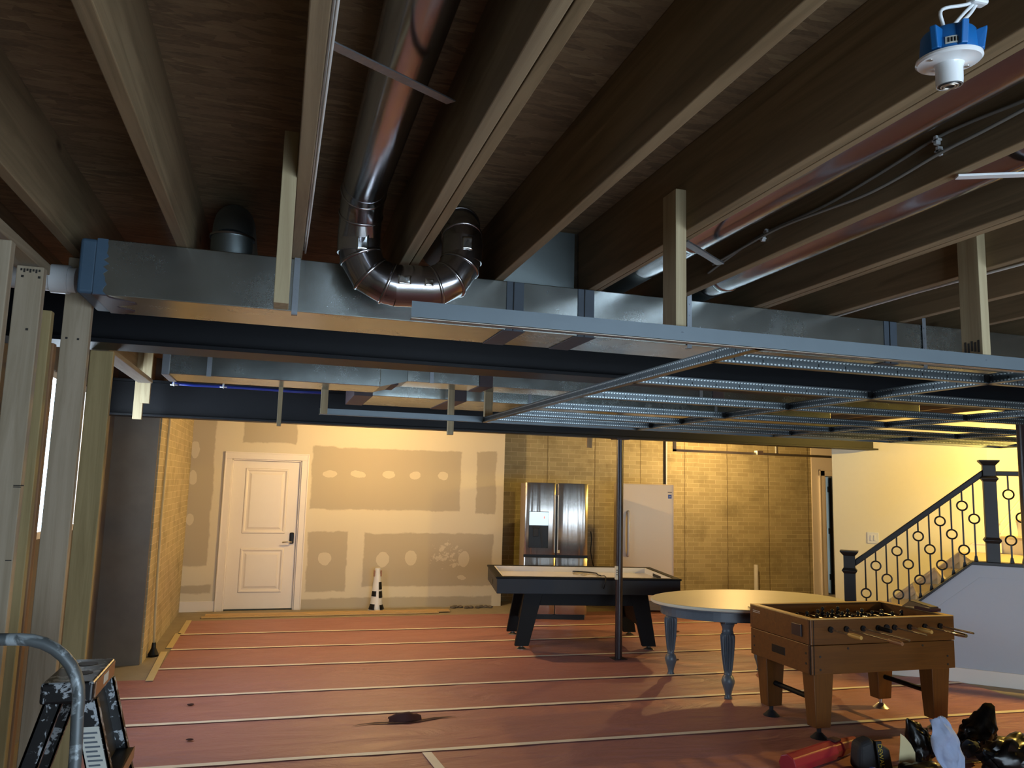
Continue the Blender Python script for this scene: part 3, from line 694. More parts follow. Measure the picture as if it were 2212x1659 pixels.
T([px(a, b, 1, 6.1) for a, b in ((372, 828), (420, 832), (480, 835), (560, 840), (640, 846), (700, 849))], .011, 10).build('tube', 'blue_pipe', bp, smooth=True)
for a, b in ((376, 828), (483, 833)):
    p = px(a, b, 1, 6.09); MB().torus(p, .016, .006, 0, 18, 8).box(p.x-.025, p.x+.025, p.y-.012, p.y+.012, p.z-.016, p.z-.008).build('clamp', 'white_plastic', bp, smooth=True)
    B(p.x-.006, p.x+.006, p.y+.013, p.y+.016, p.z-.01, ZD).build('hanger', 'strap', bp)

# ------------------------------------------------------------------ left stud wall
def stud(x0, x1, y0, y1, z1, mat, lab, z0=0., stamp=False, nails=()):
    o = B(x0, x1, y0, y1, z0, z1).build('wall_stud', mat, bev=.003); tag(o, lab, 'stud', 'left wall studs')
    for (u, z) in nails: MB().lathe([(.006, 0), (.006, .001)], (0, 0, 0), 10).build('nail_hole', 'ink', o, world=False) if False else B(x0+u-.004, x0+u+.004, y0-.0008, y0+.001, z-.004, z+.004).build('nail_hole', 'ink', o)
    if stamp:
        for k in range(7): B(x0+.012+.009*k, x0+.018+.009*k, y0-.0006, y0+.001, z1-.018-.005*(k % 2), z1-.010).build('ink_stamp', 'ink', o)
    return o
Y1, Y2, Y3, Y3b, Y4, Y5 = 2.50, 2.90, 3.06, 3.17, 3.285, 4.08
stud(px(26, 517, 1, Y1).x-.09, px(26, 517, 1, Y1).x, Y1, Y1+.038, px(10, 517, 1, Y1).z, 'stud', 'leftmost wooden wall stud, cut off by the photo edge')
s2 = stud(px(36, 575, 1, Y2).x, px(96, 575, 1, Y2).x, Y2, Y2+.038, px(60, 574, 1, Y2).z, 'stud', 'pale grey-green wall stud with an ink stamp near its top', stamp=True, nails=((.02, 2.40), (.07, 2.40), (.05, 2.22)))
for zz, ww in ((1.70, .03), (1.695, .022), (1.46, .018)): B(px(36, 900, 1, Y2).x+.012, px(36, 900, 1, Y2).x+.012+ww, Y2-.0006, Y2+.001, zz, zz+.003).build('ink_stamp', 'ink', s2)
stud(px(112, 672, 1, Y3).x-.089, px(112, 672, 1, Y3).x, Y3, Y3+.038, px(100, 670, 1, Y3).z, 'stud_green', 'shorter yellowish wall stud tucked behind the stamped one')
stud(px(111, 795, 1, Y3b).x-.089, px(111, 795, 1, Y3b).x, Y3b, Y3b+.038, 2.22, 'stud_brown', 'brown wall stud just left of the first bright slit')
stud(px(124, 795, 1, Y4).x, px(183, 815, 1, Y4).x, Y4, Y4+.038, 2.578, 'stud', 'tall knotty wall stud standing at the end of the long duct', nails=((.02, 2.26), (.06, 2.258), (.03, 2.52)))
stud(px(189.5, 815, 1, Y5).x, px(237, 850, 1, Y5).x, Y5, Y5+.038, px(215, 757, 1, Y5).z, 'stud_green', 'greenish wall stud right of the second bright slit')
xp = -.82
tp = B(xp-.089, xp, -2.4, 3.05, 2.445, 2.483).build('top_plate', 'plate', bev=.003); tag(tp, 'wooden top plate of the left stud wall, close to the camera', 'plate')
tp = B(px(237, 790, 1, 4.12).x-.089, px(237, 790, 1, 4.12).x, 3.98, 5.45, px(215, 757, 1, 4.1).z, px(215, 757, 1, 4.1).z+.026).build('top_plate', 'plate', bev=.003); tag(tp, 'wooden top plate running back from the greenish stud', 'plate')
pv = thing('white_pipe', 'white plastic pipe fitting in the gap behind the stamped stud', 'pipe', (-1.1, 3.22, 2.47))
T([(-1.45, 3.23, 2.475), (-.775, 3.23, 2.475)], .048, 24).build('tube', 'white_plastic', pv, smooth='auto')
T([(-.86, 3.23, 2.475), (-.80, 3.23, 2.475)], .055, 24).build('coupling', 'white_plastic', pv, smooth='auto')

# conduit on the left brick wall
cd = thing('conduit', 'thin vertical conduit on the left brick wall ending in a black boot', 'pipe', (-1.06, 8.38, 0))
T([(-1.035, 8.40, .10), (-1.05, 8.42, .4), (-1.07, 8.44, 1.3), (-1.07, 8.48, 2.3), (-1.07, 8.48, ZB)], .013, 12).build('tube', 'card', cd, smooth=True)
MB().lathe([(.045, 0), (.05, .02), (.022, .08), (.018, .13)], (-1.035, 8.40, 0), 16).build('boot', 'black', cd, smooth='auto')

# ------------------------------------------------------------------ floor paper
fpaper = thing('floor_paper', 'red rosin paper taped in strips over the concrete floor', 'floor paper', (2.2, 6, .002))
kd = Vector((.74174, -.67068)); kp = Vector((6.312, 6.017)); 
ea, eb = px(2073, 1473.5, 2, 0), px(2212, 1513, 2, 0)
sl = (eb.y-ea.y)/(eb.x-ea.x)
def xr(y): return min(8.6, ea.x + (y-ea.y)/sl - .0) if y < 6.3 else min(5.75+(y-6.3)*.5, 7.3)
m = MB(); rows = [10.30, 9.8, 9.0, 8.2, 7.46]
def strip_grid(m, y0, y1, x0f, x1f, nx=60, ny=None):
    ny = ny or max(2, int(abs(y1-y0)/.07)); g = []
    for j in range(ny+1):
        y = y0+(y1-y0)*j/ny; a, b = x0f(y), x1f(y); r = []
        for i in range(nx+1):
            x = a+(b-a)*i/nx; z = .004 + .003*noise.noise(Vector((x*1.4, y*5, 0))) + .003*noise.noise(Vector((x*5, y*7, 3)))
            r.append(m.bm.verts.new((x, y, max(.0012, z))))
        g.append(r)
    for j in range(ny):
        for i in range(nx): m.bm.faces.new((g[j][i], g[j][i+1], g[j+1][i+1], g[j+1][i]))
strip_grid(m, 10.30, 7.455, lambda y: -.905, lambda y: xr(y), 70)
strip_grid(m, 7.455, .6, lambda y: -1.35, lambda y: xr(y), 110, 90)
pp = m.build('paper', 'paper', fpaper, smooth=True)
seamY = [9.42, 8.62, 7.80, 6.85, 6.13, 5.25, 4.35, 3.5]
for y in seamY:
    m = MB(); n = 60; a, b = (-.905 if y > 7.5 else -1.35), xr(y)-.02; up, lo = [], []
    for k in range(n+1):
        x = a+(b-a)*k/n; yy = y-.022*(x+.3)+.012*noise.noise(Vector((x*1.1, y*3, 0))); w = .024+.006*noise.noise(Vector((x*3, y, 5)))
        up.append(m.bm.verts.new((x, yy+w, .0105))); lo.append(m.bm.verts.new((x, yy-w, .0105)))
    for k in range(n): m.bm.faces.new((lo[k], lo[k+1], up[k+1], up[k]))
    m.build('seam_tape', 'tape', fpaper)
a, b = px(922, 1625, 2, .01), px(975, 1690, 2, .01)
MB().hexa([(a.x-.03, a.y, .009), (b.x-.03, b.y, .009), (b.x+.03, b.y, .009), (a.x+.03, a.y, .009), (a.x-.03, a.y, .011), (b.x-.03, b.y, .011), (b.x+.03, b.y, .011), (a.x+.03, a.y, .011)]).build('seam_tape', 'tape', fpaper)
for (x0, y0, x1, y1) in ((-.90, 10.3, -.90, 9.45), (-.93, 9.5, -.93, 8.72), (-.955, 8.55, -.925, 7.4)):
    MB().hexa([(x0-.03, y0, .006), (x1-.03, y1, .006), (x1+.03, y1, .006), (x0+.03, y0, .006), (x0-.03, y0, .0115), (x1-.03, y1, .0115), (x1+.03, y1, .0115), (x0+.03, y0, .0115)]).build('edge_tape', 'yellow_tape', fpaper)
# torn place in the paper
ta, tb = px(762, 1568, 2, .01), px(985, 1549, 2, .01)
m = MB(); n = 24; U_, L_ = [], []
for k in range(n+1):
    q = k/n; x = ta.x+(tb.x-ta.x)*q; y = ta.y+(tb.y-ta.y)*q + .02*math.sin(q*9); w = .035*math.sin(PI*q)*(.5+.8*abs(noise.noise(Vector((q*7, 0, 1)))))+.003
    U_.append(m.bm.verts.new((x, y+w, .0112))); L_.append(m.bm.verts.new((x, y-w*.7, .0112)))
for k in range(n): m.bm.faces.new((L_[k], L_[k+1], U_[k+1], U_[k]))
m.build('tear', 'torn', fpaper)
m = MB(); c0 = px(872, 1556, 2, .01)
fl = [[m.bm.verts.new((c0.x-.11+.24*i/8, c0.y+.05-.09*j/5+.01*math.sin(i), .013+.055*math.sin(PI*min(1, j/4))*(.4+.6*math.sin(PI*i/8))+.012*noise.noise(Vector((i*.9, j*.9, 0))))) for i in range(9)] for j in range(6)]
for j in range(5):
    for i in range(8): m.bm.faces.new((fl[j][i], fl[j][i+1], fl[j+1][i+1], fl[j+1][i]))
m.build('torn_flap', 'torn', fpaper, smooth=True)
for i, (a, b, lab) in enumerate(((412, 1522, 'tiny dark scrap on the red paper, the upper one near the ladder'), (410, 1598, 'tiny dark scrap on the red paper, the lower one near the ladder'),
        (1464, 1364, 'small brown curl on the red paper beside the left fluted table leg'), (1462, 1425, 'dark crumb on the red paper close to the left fluted table leg'))):
    p = px(a, b, 2, .012); o = MB().blob((p.x, p.y, .014), (.022, .012, .006), .5, 2, 2, i).build('paper_scrap', 'torn', smooth=True); tag(o, lab, 'debris')

# trim board, debris and cone by the far door
bd = MB().box(-.74, 2.36, 10.50, 10.60, .012, .034).box(-.78, 2.2, 10.44, 10.50, .004, .022)
tag(bd.build('trim_board', 'trim_wood', bev=.003), 'long pale wooden trim board lying on the floor before the white door', 'board')
for i in range(9):
    x = 2.45+.07*i+.03*random.random(); o = MB().blob((x, 10.80+.08*random.random(), .015), (.035, .03, .018), .4, 2, 2, i, 0.001).build('rubble', 'dark_concrete')
    tag(o, 'small lump of concrete rubble at the foot of the taped drywall', 'rubble', 'rubble by the drywall')
cn = thing('striped_cone', 'black and white striped cone with a white tube, against the drywall', 'cone', (1.405, 10.82, 0))
MB().lathe([(.105, 0), (.105, .012), (.09, .02), (.045, .47), (.044, .49)], (1.405, 10.82, 0), 24).build('cone', 'white_plastic', cn, smooth='auto')
def cpatch(a0, a1, z0, z1):
    m = MB(); R = lambda z: .093-.098*(z-.02) if z > .02 else .108
    g = [[m.bm.verts.new((1.405+(R(z)+.002)*math.cos(a), 10.82+(R(z)+.002)*math.sin(a), z)) for a in [math.radians(a0+(a1-a0)*i/8) for i in range(9)]] for z in (z0, z1)]
    for i in range(8): m.bm.faces.new((g[0][i], g[0][i+1], g[1][i+1], g[1][i]))
    m.build('black_band', 'black', cn)
for q in ((285, 355, .28, .38), (200, 258, .19, .26), (285, 350, .17, .26), (195, 250, .02, .09), (292, 350, .02, .08)): cpatch(*q)
T([(1.405, 10.82, .48), (1.405, 10.82, .56)], .038, 18).build('tube', 'white_plastic', cn, smooth='auto')
for sx in (-1, 1): B(1.405+sx*.045-.01, 1.405+sx*.045+.01, 10.79, 10.83, .45, .53).build('clip', 'copper', cn, bev=.004)

# ------------------------------------------------------------------ refrigerator
fa, fb = Vector((3.173, 9.823)), Vector((4.004, 9.637)); fw = (fb-fa).length; frz = math.atan2(fb.y-fa.y, fb.x-fa.x)
fr = thing('refrigerator', 'stainless steel four-door refrigerator with an ice and water dispenser', 'refrigerator', (fa.x, fa.y, 0), frz)
B(.01, fw-.01, .07, .80, .03, 1.765).build('cabinet', 'fridge_side', fr, world=False, bev=.006)
B(.03, fw-.03, .05, .40, 0, .06).build('plinth', 'black', fr, world=False)
def fdoor(x0, x1, z0, z1, mat='stainless'):
    m = MB(); n = 10; pts = [(x0, .066), (x0, .02)]
    for k in range(n+1): q = k/n; pts.append((x0+(x1-x0)*q, .02-.020*(math.sin(PI*q))**.6 if 0 < q < 1 else .02))
    pts += [(x1, .066)]
    return m.prism(pts[0:1]+pts[2:], 2, z0, z1).build('door', mat, fr, world=False, smooth='auto', bev=.004)
hw = fw/2
ld = fdoor(.004, hw-.012, .835, 1.775); fdoor(hw+.012, fw-.004, .835, 1.775)
fdoor(.004, hw-.004, .075, .80); fdoor(hw+.004, fw-.004, .075, .80)
B(hw-.013, hw+.013, .03, .06, .06, 1.60).build('handle_channel', 'black', fr, world=False)
B(.0, fw, .03, .06, .802, .833).build('door_gap', 'black', fr, world=False)
for x in (hw-.022, hw+.016): B(x, x+.006, -.006, .03, .86, 1.62).build('handle', 'chrome', fr, world=False, bev=.002)
dp = B(.058, .318, -.012, .03, .925, 1.395).build('dispenser', 'black', fr, world=False, bev=.004)
B(.060, .316, -.016, -.011, 1.215, 1.392).build('control_panel', plain('dispenser_panel', '#b9c6c8', .3, .6, .05), dp, world=False, bev=.004)
B(.254, .264, -.0185, -.0155, 1.305, 1.335).build('indicator', 'red_led', dp, world=False)
MB().box(.115, .185, -.022, -.010, 1.07, 1.18).box(.100, .200, -.020, -.010, 1.18, 1.213).build('spout', 'black_vein', dp, world=False, bev=.004)
MB().hexa([(.23, -.016, .94), (.255, -.016, .94), (.255, -.011, .94), (.23, -.011, .94), (.200, -.020, 1.18), (.225, -.020, 1.18), (.225, -.011, 1.18), (.20, -.011, 1.18)]).build('paddle', 'black_vein', dp, world=False)
MB().lathe([(.016, 0), (.016, .004)], (0, 0, 0), 16)
B(hw+.02, hw+.048, -.004, .002, .86, .90).build('sticker', 'card', fr, world=False, bev=.006)
# power cord beside it
oc = T(spline([px(a, b, 1, 10.2) for a, b in ((1276, 1148), (1278, 1165), (1276, 1190), (1280, 1215), (1285, 1240), (1286, 1300))]), .008, 8).build('power_cord', 'black', smooth=True)
adopt(oc, fr)
p = px(1279, 1146, 1, 10.9)
ps = B(p.x-.05, p.x+.09, 11.34, 11.40, p.z-.03, p.z+.02).build('power_strip', 'white_plastic', bev=.004); tag(ps, 'small outlet strip on the brick wall between the two refrigerators', 'outlet')

# freezer
ga, gb = Vector((4.755, 10.232)), Vector((5.483, 10.019)); gw = (gb-ga).length; grz = math.atan2(gb.y-ga.y, gb.x-ga.x)
fz = thing('freezer', 'tall white upright freezer with a bowed white handle, right of the slim column', 'freezer', (ga.x, ga.y, 0), grz)
B(.0, gw, .07, .74, .03, 1.80).build('cabinet', 'freezer', fz, world=False, bev=.012)
B(.0, gw, .0, .064, .16, 1.80).build('door', 'freezer', fz, world=False, bev=.014, seg=3)
g_ = MB()
for k in range(5): g_.box(.02, gw-.02, .03, .07, .045+.02*k, .056+.02*k)
g_.box(.02, gw-.02, .04, .07, .03, .15).build('vent_grille', 'fridge_side', fz, world=False)
T([(.10, .0, 1.40), (.10, -.04, 1.38), (.10, -.065, 1.33), (.10, -.072, 1.12), (.10, -.065, .86), (.10, -.04, .80), (.10, .0, .78)], .021, 12)  .build('handle', 'white_rail', fz, world=False, smooth=True)
sk = B(gw-.085, gw-.035, -.002, .001, 1.60, 1.655).build('energy_sticker', 'blue', fz, world=False)
MB().prism([(gw-.078, 1.618), (gw-.064, 1.630), (gw-.054, 1.626), (gw-.044, 1.638), (gw-.044, 1.632), (gw-.054, 1.620), (gw-.064, 1.624)], 1, -.003, -.002).build('print', 'label', sk, world=False)
B(gw-.09, gw-.03, -.002, .001, 1.68, 1.695).build('badge', 'fridge_side', fz, world=False)

# pipes on the brick wall
p = px(1633, 1220, 1, 11.33)
tag(T([(p.x, 11.33, 0), (p.x, 11.33, p.z)], .036, 18).build('white_pipe', 'white_plastic', smooth='auto'), 'short white pipe standing at the foot of the brick wall behind the oval table', 'pipe')
p = px(1438, 1000, 1, 11.37)
ct = thing('conduit', 'thin upright conduit on the brick wall above the white freezer', 'pipe', (p.x, 11.37, 0))
T([(p.x-.012, 11.375, 1.2), (p.x-.012, 11.375, ZB)], .014, 10).build('tube', 'black', ct, smooth='auto')
T([(p.x+.018, 11.38, 1.2), (p.x+.018, 11.38, ZB)], .012, 10).build('tube', 'white_plastic', ct, smooth='auto')
tr_ = thing('metal_track', 'grey metal ceiling track hanging before the brick wall at right', 'track', (7, 10, 2.29))
a, b, c = px(1455, 975, 1, 10.0), px(1640, 981, 1, 10.0), px(1800, 989, 1, 10.0)
B(a.x, c.x, 10.0, 10.03, a.z, a.z+.035).build('rail', 'strap', tr_)
B(a.x-.0, a.x+.045, 10.0, 10.03, a.z, ZD).build('drop', 'strap', tr_)
B(b.x-.05, b.x+.05, 9.97, 10.05, b.z-.01, b.z+.05).build('junction_clip', 'dark_concrete', tr_)
B(b.x+.3, b.x+.33, 10.0, 10.03, a.z+.03, ZD).build('drop', 'strap', tr_)
sf = thing('soffit_frame', 'pinkish wooden soffit framing under the ceiling before the brick wall', 'framing', (6.6, 9.3, 2.4))
B(5.2, 8.6, 9.2, 9.24, 2.40, ZB).build('board', 'trim_wood', sf); B(5.2, 8.6, 9.24, 9.36, 2.42, 2.44).build('board', 'trim_wood', sf)

# ------------------------------------------------------------------ air hockey table
hk = thing('air_hockey_table', 'black air hockey table with a white playfield, before the refrigerators', 'game table', (3.385, 8.40, 0), math.radians(-10.5))
HL, HD, HZ = 1.01, .60, .775
B(-HL+.06, HL-.06, -HD+.06, HD-.06, .695, .712).build('playfield', 'playfield', hk, world=False)
def ap(P, nm='apron', mat='black_vein'): return MB().hexa(P).build(nm, mat, hk, world=False, bev=.004)
zi, zt = .645, HZ
for sy in (-1, 1):
    B(-HL, HL, min(sy*HD, sy*(HD-.075)), max(sy*HD, sy*(HD-.075)), HZ-.02, HZ).build('top_rail', 'black_matte', hk, world=False, bev=.005)
    y0, y1 = sorted((sy*(HD-.012), sy*(HD-.055)))
    B(-HL+.012, HL-.012, y0, y1, .60, HZ-.02).build('apron', 'black_vein', hk, world=False, bev=.004)
    y0, y1 = sorted((sy*(HD-.075), sy*(HD-.095)))
    B(-HL+.075, HL-.075, y0, y1, .70, HZ-.004).build('inner_rail', 'white_rail', hk, world=False, bev=.004)
for sx in (-1, 1):
    x0, x1 = sorted((sx*HL, sx*(HL-.075)))
    B(x0, x1, -HD+.075, HD-.075, HZ-.02, HZ).build('top_rail', 'black_matte', hk, world=False, bev=.005)
    x0, x1 = sorted((sx*(HL-.012), sx*(HL-.055)))
    e = B(x0, x1, -HD+.055, HD-.055, .60, HZ-.02).build('apron', 'black_vein', hk, world=False, bev=.004)
    xx = sx*(HL-.012); B(min(xx, xx+sx*.004), max(xx, xx+sx*.004), -.12, .12, .64, .69).build('puck_return', 'black', e, world=False, bev=.01)
    x0, x1 = sorted((sx*(HL-.075), sx*(HL-.095)))
    r_ = B(x0, x1, -HD+.095, HD-.095, .70, HZ-.004).build('inner_rail', 'white_rail', hk, world=False, bev=.004)
    xx = sx*(HL-.096); B(min(xx, xx-sx*.004), max(xx, xx-sx*.004), -.15, .15, .715, .75).build('goal_slot', 'black', r_, world=False)
for sx in (-1, 1):
    for sy in (-1, 1):
        y0, y1 = sorted((sy*.375, sy*.435)); xt, xb = sx*.58, sx*.70
        lg = MB().hexa([(xb-.075, y0, .035), (xb+.075, y0, .035), (xb+.075, y1, .035), (xb-.075, y1, .035), (xt-.10, y0, .60), (xt+.10, y0, .60), (xt+.10, y1, .60), (xt-.10, y1, .60)]).build('leg', 'black_matte', hk, world=False, bev=.004)
        ft = MB().lathe([(.058, 0), (.058, .006), (.045, .012), (.020, .026), (.016, .036)], (xb, (y0+y1)/2, 0), 24).build('leveller_foot', 'chrome', lg, world=False, smooth='auto')
    xt, xb = sx*.57, sx*.645
    epn = MB().hexa([(xb-.012, -.375, .22), (xb+.012, -.375, .22), (xb+.012, .375, .22), (xb-.012, .375, .22), (xt-.012, -.375, .60), (xt+.012, -.375, .60), (xt+.012, .375, .60), (xt-.012, .375, .60)]).build('end_panel', 'black_matte', hk, world=False)
    if sx < 0:
        lm = MB()
        for pts in (((-.31, .42), (-.27, .46), (-.25, .455), (-.285, .41)), ((-.285, .43), (-.265, .42), (-.255, .35), (-.275, .35)), ((-.265, .41), (-.225, .385), (-.23, .37), (-.268, .39)), ((-.30, .35), (-.28, .37), (-.29, .31), (-.31, .31))):
            P = []
            for dx in (-.0165, -.0145):
                for (y, z) in pts: P.append((xb + (xt-xb)*(z-.22)/.38 + dx, y, z))
            lm.hexa(P)
        lm.build('white_emblem', 'label', epn, world=False)
for sy in (-1, 1):
    y0, y1 = sorted((sy*.38, sy*.43)); B(-.52, .52, y0, y1, .46, .60).build('cross_beam', 'black_matte', hk, world=False, bev=.004)
hc = T([px(a, b, 2, .722) for a, b in ((1201, 1231), (1215, 1232), (1240, 1234), (1270, 1236), (1288, 1238), (1292, 1242), (1299, 1244))], .007, 8)
hc.tube([px(a, b, 2, z) for a, b, z in ((1299, 1244, .722), (1306, 1244, .785), (1309, 1247, .79), (1308, 1258, .74), (1304, 1272, .67))], .005, 8)
hcb = adopt(hc.build('power_cord', 'black', smooth=True), hk)
p = px(1202, 1231, 2, .722); pg_ = B(p.x-.03, p.x+.01, p.y-.015, p.y+.015, .712, .74).build('plug', 'black', bev=.004); adopt(pg_, hk)
mt = T([px(a, b, 2, .716) for a, b in ((1238, 1239), (1262, 1242), (1272, 1240))], .004, 6).build('wire_hook', 'chrome', smooth=True); tag(mt, 'bent metal wire lying on the air hockey playfield', 'wire')

# ------------------------------------------------------------------ oval dining table
ot = thing('oval_table', 'oval dining table with a pale top and fluted blue-grey legs', 'table', (4.21, 6.30, 0))
def oval(rx, ry, z0, z1, n=72): return MB().prism([(4.21+rx*math.cos(2*PI*k/n), 6.30+ry*math.sin(2*PI*k/n)) for k in range(n)], 2, z0, z1)
oval(.94, .63, .735, .762).build('tabletop', 'table_top', ot, bev=.008, seg=3)
oval(.915, .605, .722, .735).build('top_edge', 'table_grey', ot, bev=.004)
oval(.85, .54, .64, .723).build('apron', 'table_grey', ot)
for (fx, fy) in ((3.676, 6.844), (3.754, 5.914), (4.774, 5.934), (4.644, 6.80)):
    lx, ly = fx + (4.21-fx)*.02, fy + (6.30-fy)*.08
    lg = MB().lathe([(.030, 0), (.034, .01), (.026, .03), (.031, .06), (.040, .09), (.053, .13), (.055, .15), (.045, .18), (.032, .195), (.034, .205), (.031, .215), (.038, .24), (.052, .36), (.060, .47), (.062, .51), (.055, .53), (.046, .54), (.049, .55), (.043, .56), (.046, .585), (.055, .60), (.058, .615), (.052, .625)], (lx, ly, 0), 96, 16, .26, (.235, .52))
    lg.build('leg', 'table_grey', ot, smooth='auto')
    B(lx-.058, lx+.058, ly-.058, ly+.058, .62, .735).build('leg_block', 'table_grey', ot, bev=.004)

# ------------------------------------------------------------------ foosball table
FX0, FX1, FY0, FY1, FZ0, FZ1 = 3.715, 5.005, 4.80, 5.54, .46, .84
fo = thing('foosball_table', 'honey-coloured wooden foosball table with eight rods', 'game table', (4.36, 5.17, 0))
def side(P, nm='side_panel'): return MB().hexa(P).build(nm, 'honey', fo, bev=.004)
th = .032; zs = .663
for (y0, y1) in ((FY0, FY0+th), (FY1-th, FY1)):
    B(FX0, FX1, y0, y1, zs+.002, FZ1).build('upper_panel', 'honey', fo, bev=.003); B(FX0+.004, FX1-.004, y0+.001, y1-.001, FZ0, zs-.002).build('lower_panel', 'honey', fo, bev=.003)
for (x0, x1) in ((FX0, FX0+th), (FX1-th, FX1)):
    B(x0, x1, FY0+th, FY1-th, zs+.002, FZ1).build('end_panel', 'honey', fo, bev=.003); B(x0+.001, x1-.001, FY0+th, FY1-th, FZ0, zs-.002).build('lower_panel', 'honey', fo, bev=.003)
B(FX0-.001, FX0+.006, FY0-.001, FY0+.004, FZ0, FZ1-.002).box if False else None
for (x0, x1, y0, y1) in ((FX0-.0012, FX0+.004, FY0+.012, FY0+.018), (FX0+.02, FX0+.026, FY0-.0012, FY0+.004)): B(x0, x1, y0, y1, FZ0, FZ1-.003).build('corner_joint', 'black', fo)
B(FX0+th, FX1-th, FY0+th, FY1-th, .69, .70).build('playing_field', 'fieldgreen', fo)
for b in ((FX0, FX1, FY0, FY0+th+.006), (FX0, FX1, FY1-th-.006, FY1), (FX0, FX0+.055, FY0+th+.006, FY1-th-.006), (FX1-.055, FX1, FY0+th+.006, FY1-th-.006)):
    B(*b, FZ1, FZ1+.006).build('top_rail', 'trim_wood', fo, bev=.002)
sb = B(FX0-.012, FX0+.001, 4.895, 5.005, .708, .793).build('score_box', 'column', fo, bev=.003)
B(FX0-.002, FX0+.003, 5.10, 5.26, .532, .590).build('ball_return', 'black', fo, bev=.02, seg=4)
for k in range(2): B(FX0-.0012, FX0+.001, 5.41, 5.50, .80-.012*k, .804-.012*k).build('label_line', 'label', fo)
for (x, z) in ((3.79, .585), (3.79, .495), (4.03, .635), (4.70, .635), (4.93, .55), (4.93, .49)): MB().tube([(x, FY0-.002, z), (x, FY0+.002, z)], .008, 12).build('bolt', 'ink', fo)
for (y, z) in ((5.49, .60), (5.49, .53), (4.86, .60), (4.86, .53)): MB().tube([(FX0-.002, y, z), (FX0+.002, y, z)], .008, 12).build('bolt', 'ink', fo)
fl_ = [(3.745, 4.845), (3.755, 5.46), (4.94, 5.44), (4.95, 4.845)]
for i, (x, y) in enumerate(fl_):
    sxx = 1 if x < 4.3 else -1; syy = 1 if y < 5.1 else -1
    cx_, cy_ = (FX0+.035+.085 if sxx > 0 else FX1-.035-.085), (FY0+.03+.06 if syy > 0 else FY1-.03-.06)
    P = []
    for z, hx, hy, ox, oy in ((.085, .062, .05, -sxx*.02, -syy*.02), (.47, .085, .065, 0, 0)):
        for (a, b) in ((-1, -1), (1, -1), (1, 1), (-1, 1)): P.append((cx_-.0+ox*0-sxx*.0+a*hx, cy_+b*hy, z))
    lg = MB().hexa(P).build('leg', 'honey_v', fo, bev=.004)
    MB().lathe([(.062, 0), (.062, .006), (.050, .016), (.026, .040), (.016, .045), (.016, .095)], (cx_, cy_, 0), 24).build('leveller_foot', 'chrome' if i in (2,) else 'black_vein', lg, smooth='auto')
for x in (FX0+.12, FX1-.12): T([(x, FY0+.13, .26), (x, FY1-.13, .26)], .019, 16).build('stretcher', 'black_matte', fo, smooth='auto')
RX = [3.880, 4.016, 4.162, 4.297, 4.444, 4.582, 4.723, 4.866]
ext = [.30, .52, .44, .12, .30, .20, .36, .30]; hnd = ['handle_wood', 'copper', None, None, None, 'handle_wood', 'rod', None]
for i, x in enumerate(RX):
    r_ = T([(x, FY0-ext[i], .772), (x, FY1+.42-ext[i]*.5, .772)], .0075, 12).build('rod', 'rod', fo, smooth='auto')
    T([(x, FY0-.014, .772), (x, FY0+.002, .772)], .021, 18).build('bearing', 'black', r_, smooth='auto')
    if i in (0, 1, 3, 5, 6):
        T([(x, FY0-ext[i]-.01, .772), (x, FY0-ext[i]+.02, .772), (x, FY0-ext[i]+.08, .772), (x, FY0-ext[i]+.11, .772)], [.013, .016, .017, .012], 14).build('handle', hnd[i] or 'black', r_, smooth='auto')
    n = [1, 2, 3, 5, 5, 3, 2, 1][i]
    for k in range(n):
        y = (FY0+FY1)/2 + (k-(n-1)/2)*.115
        MB().lathe([(.010, -.06), (.014, -.045), (.010, -.02), (.016, -.008), (.016, .022), (.008, .028), (.013, .034), (.013, .052), (.006, .058)], (x, y, .772), 12).build('player', 'player', r_, smooth='auto')
MB().tube([(4.373, FY0-.012, .772), (4.373, FY0+.002, .772)], .024, 18).build('ball_entry', 'black', fo, smooth='auto')
bk = thing('dark_box', 'dark brown box lying on the right rim of the foosball table', 'box', (4.98, 5.1, FZ1+.006))
MB().hexa([(4.93, 4.95, .847), (5.03, 4.95, .847), (5.03, 5.24, .847), (4.93, 5.24, .847), (4.94, 4.955, .885), (5.02, 4.955, .885), (5.02, 5.16, .905), (4.94, 5.16, .905)]).build('body', 'column', bk, bev=.004)
B(4.925, 5.035, 4.945, 5.10, .8475, .872).build('flap', 'torn', bk, bev=.003)

# ------------------------------------------------------------------ staircase (45 degree wall)
KA = math.atan2(-.67068, .74174)
KP = (6.312, 6.017, 0)
def kroot(name, label, cat): return thing(name, label, cat, KP, KA)
zk = lambda s: .712 + (s+.341)*.8313
S0, S1_, SE = -.872, .157, 3.2
kw = MB().prism([(S0, 0), (SE, 0), (SE, 1.10), (S1_-.012, 1.10), (S0, zk(S0)-.035)], 1, 0, .11).build('wall_stair', 'knee_paint', None)
bpy.context.view_layer.update()
def kstruct(name, mb, mat, **kw_):
    bm = mb.bm; R_ = Matrix.Translation(Vector(KP)) @ Matrix.Rotation(KA, 4, 'Z')
    for v in bm.verts: v.co = R_ @ v.co
    return struct(name, mb, mat, **kw_)
bpy.data.objects.remove(kw)
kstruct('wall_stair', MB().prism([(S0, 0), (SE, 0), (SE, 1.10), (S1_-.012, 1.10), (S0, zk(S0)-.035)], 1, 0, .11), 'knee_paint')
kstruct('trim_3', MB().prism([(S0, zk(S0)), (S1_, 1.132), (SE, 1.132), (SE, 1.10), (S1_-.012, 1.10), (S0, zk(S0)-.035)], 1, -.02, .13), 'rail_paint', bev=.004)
kstruct('baseboard_stair', B(S0, SE, -.016, 0, 0, .135), 'white_paint', bev=.004)
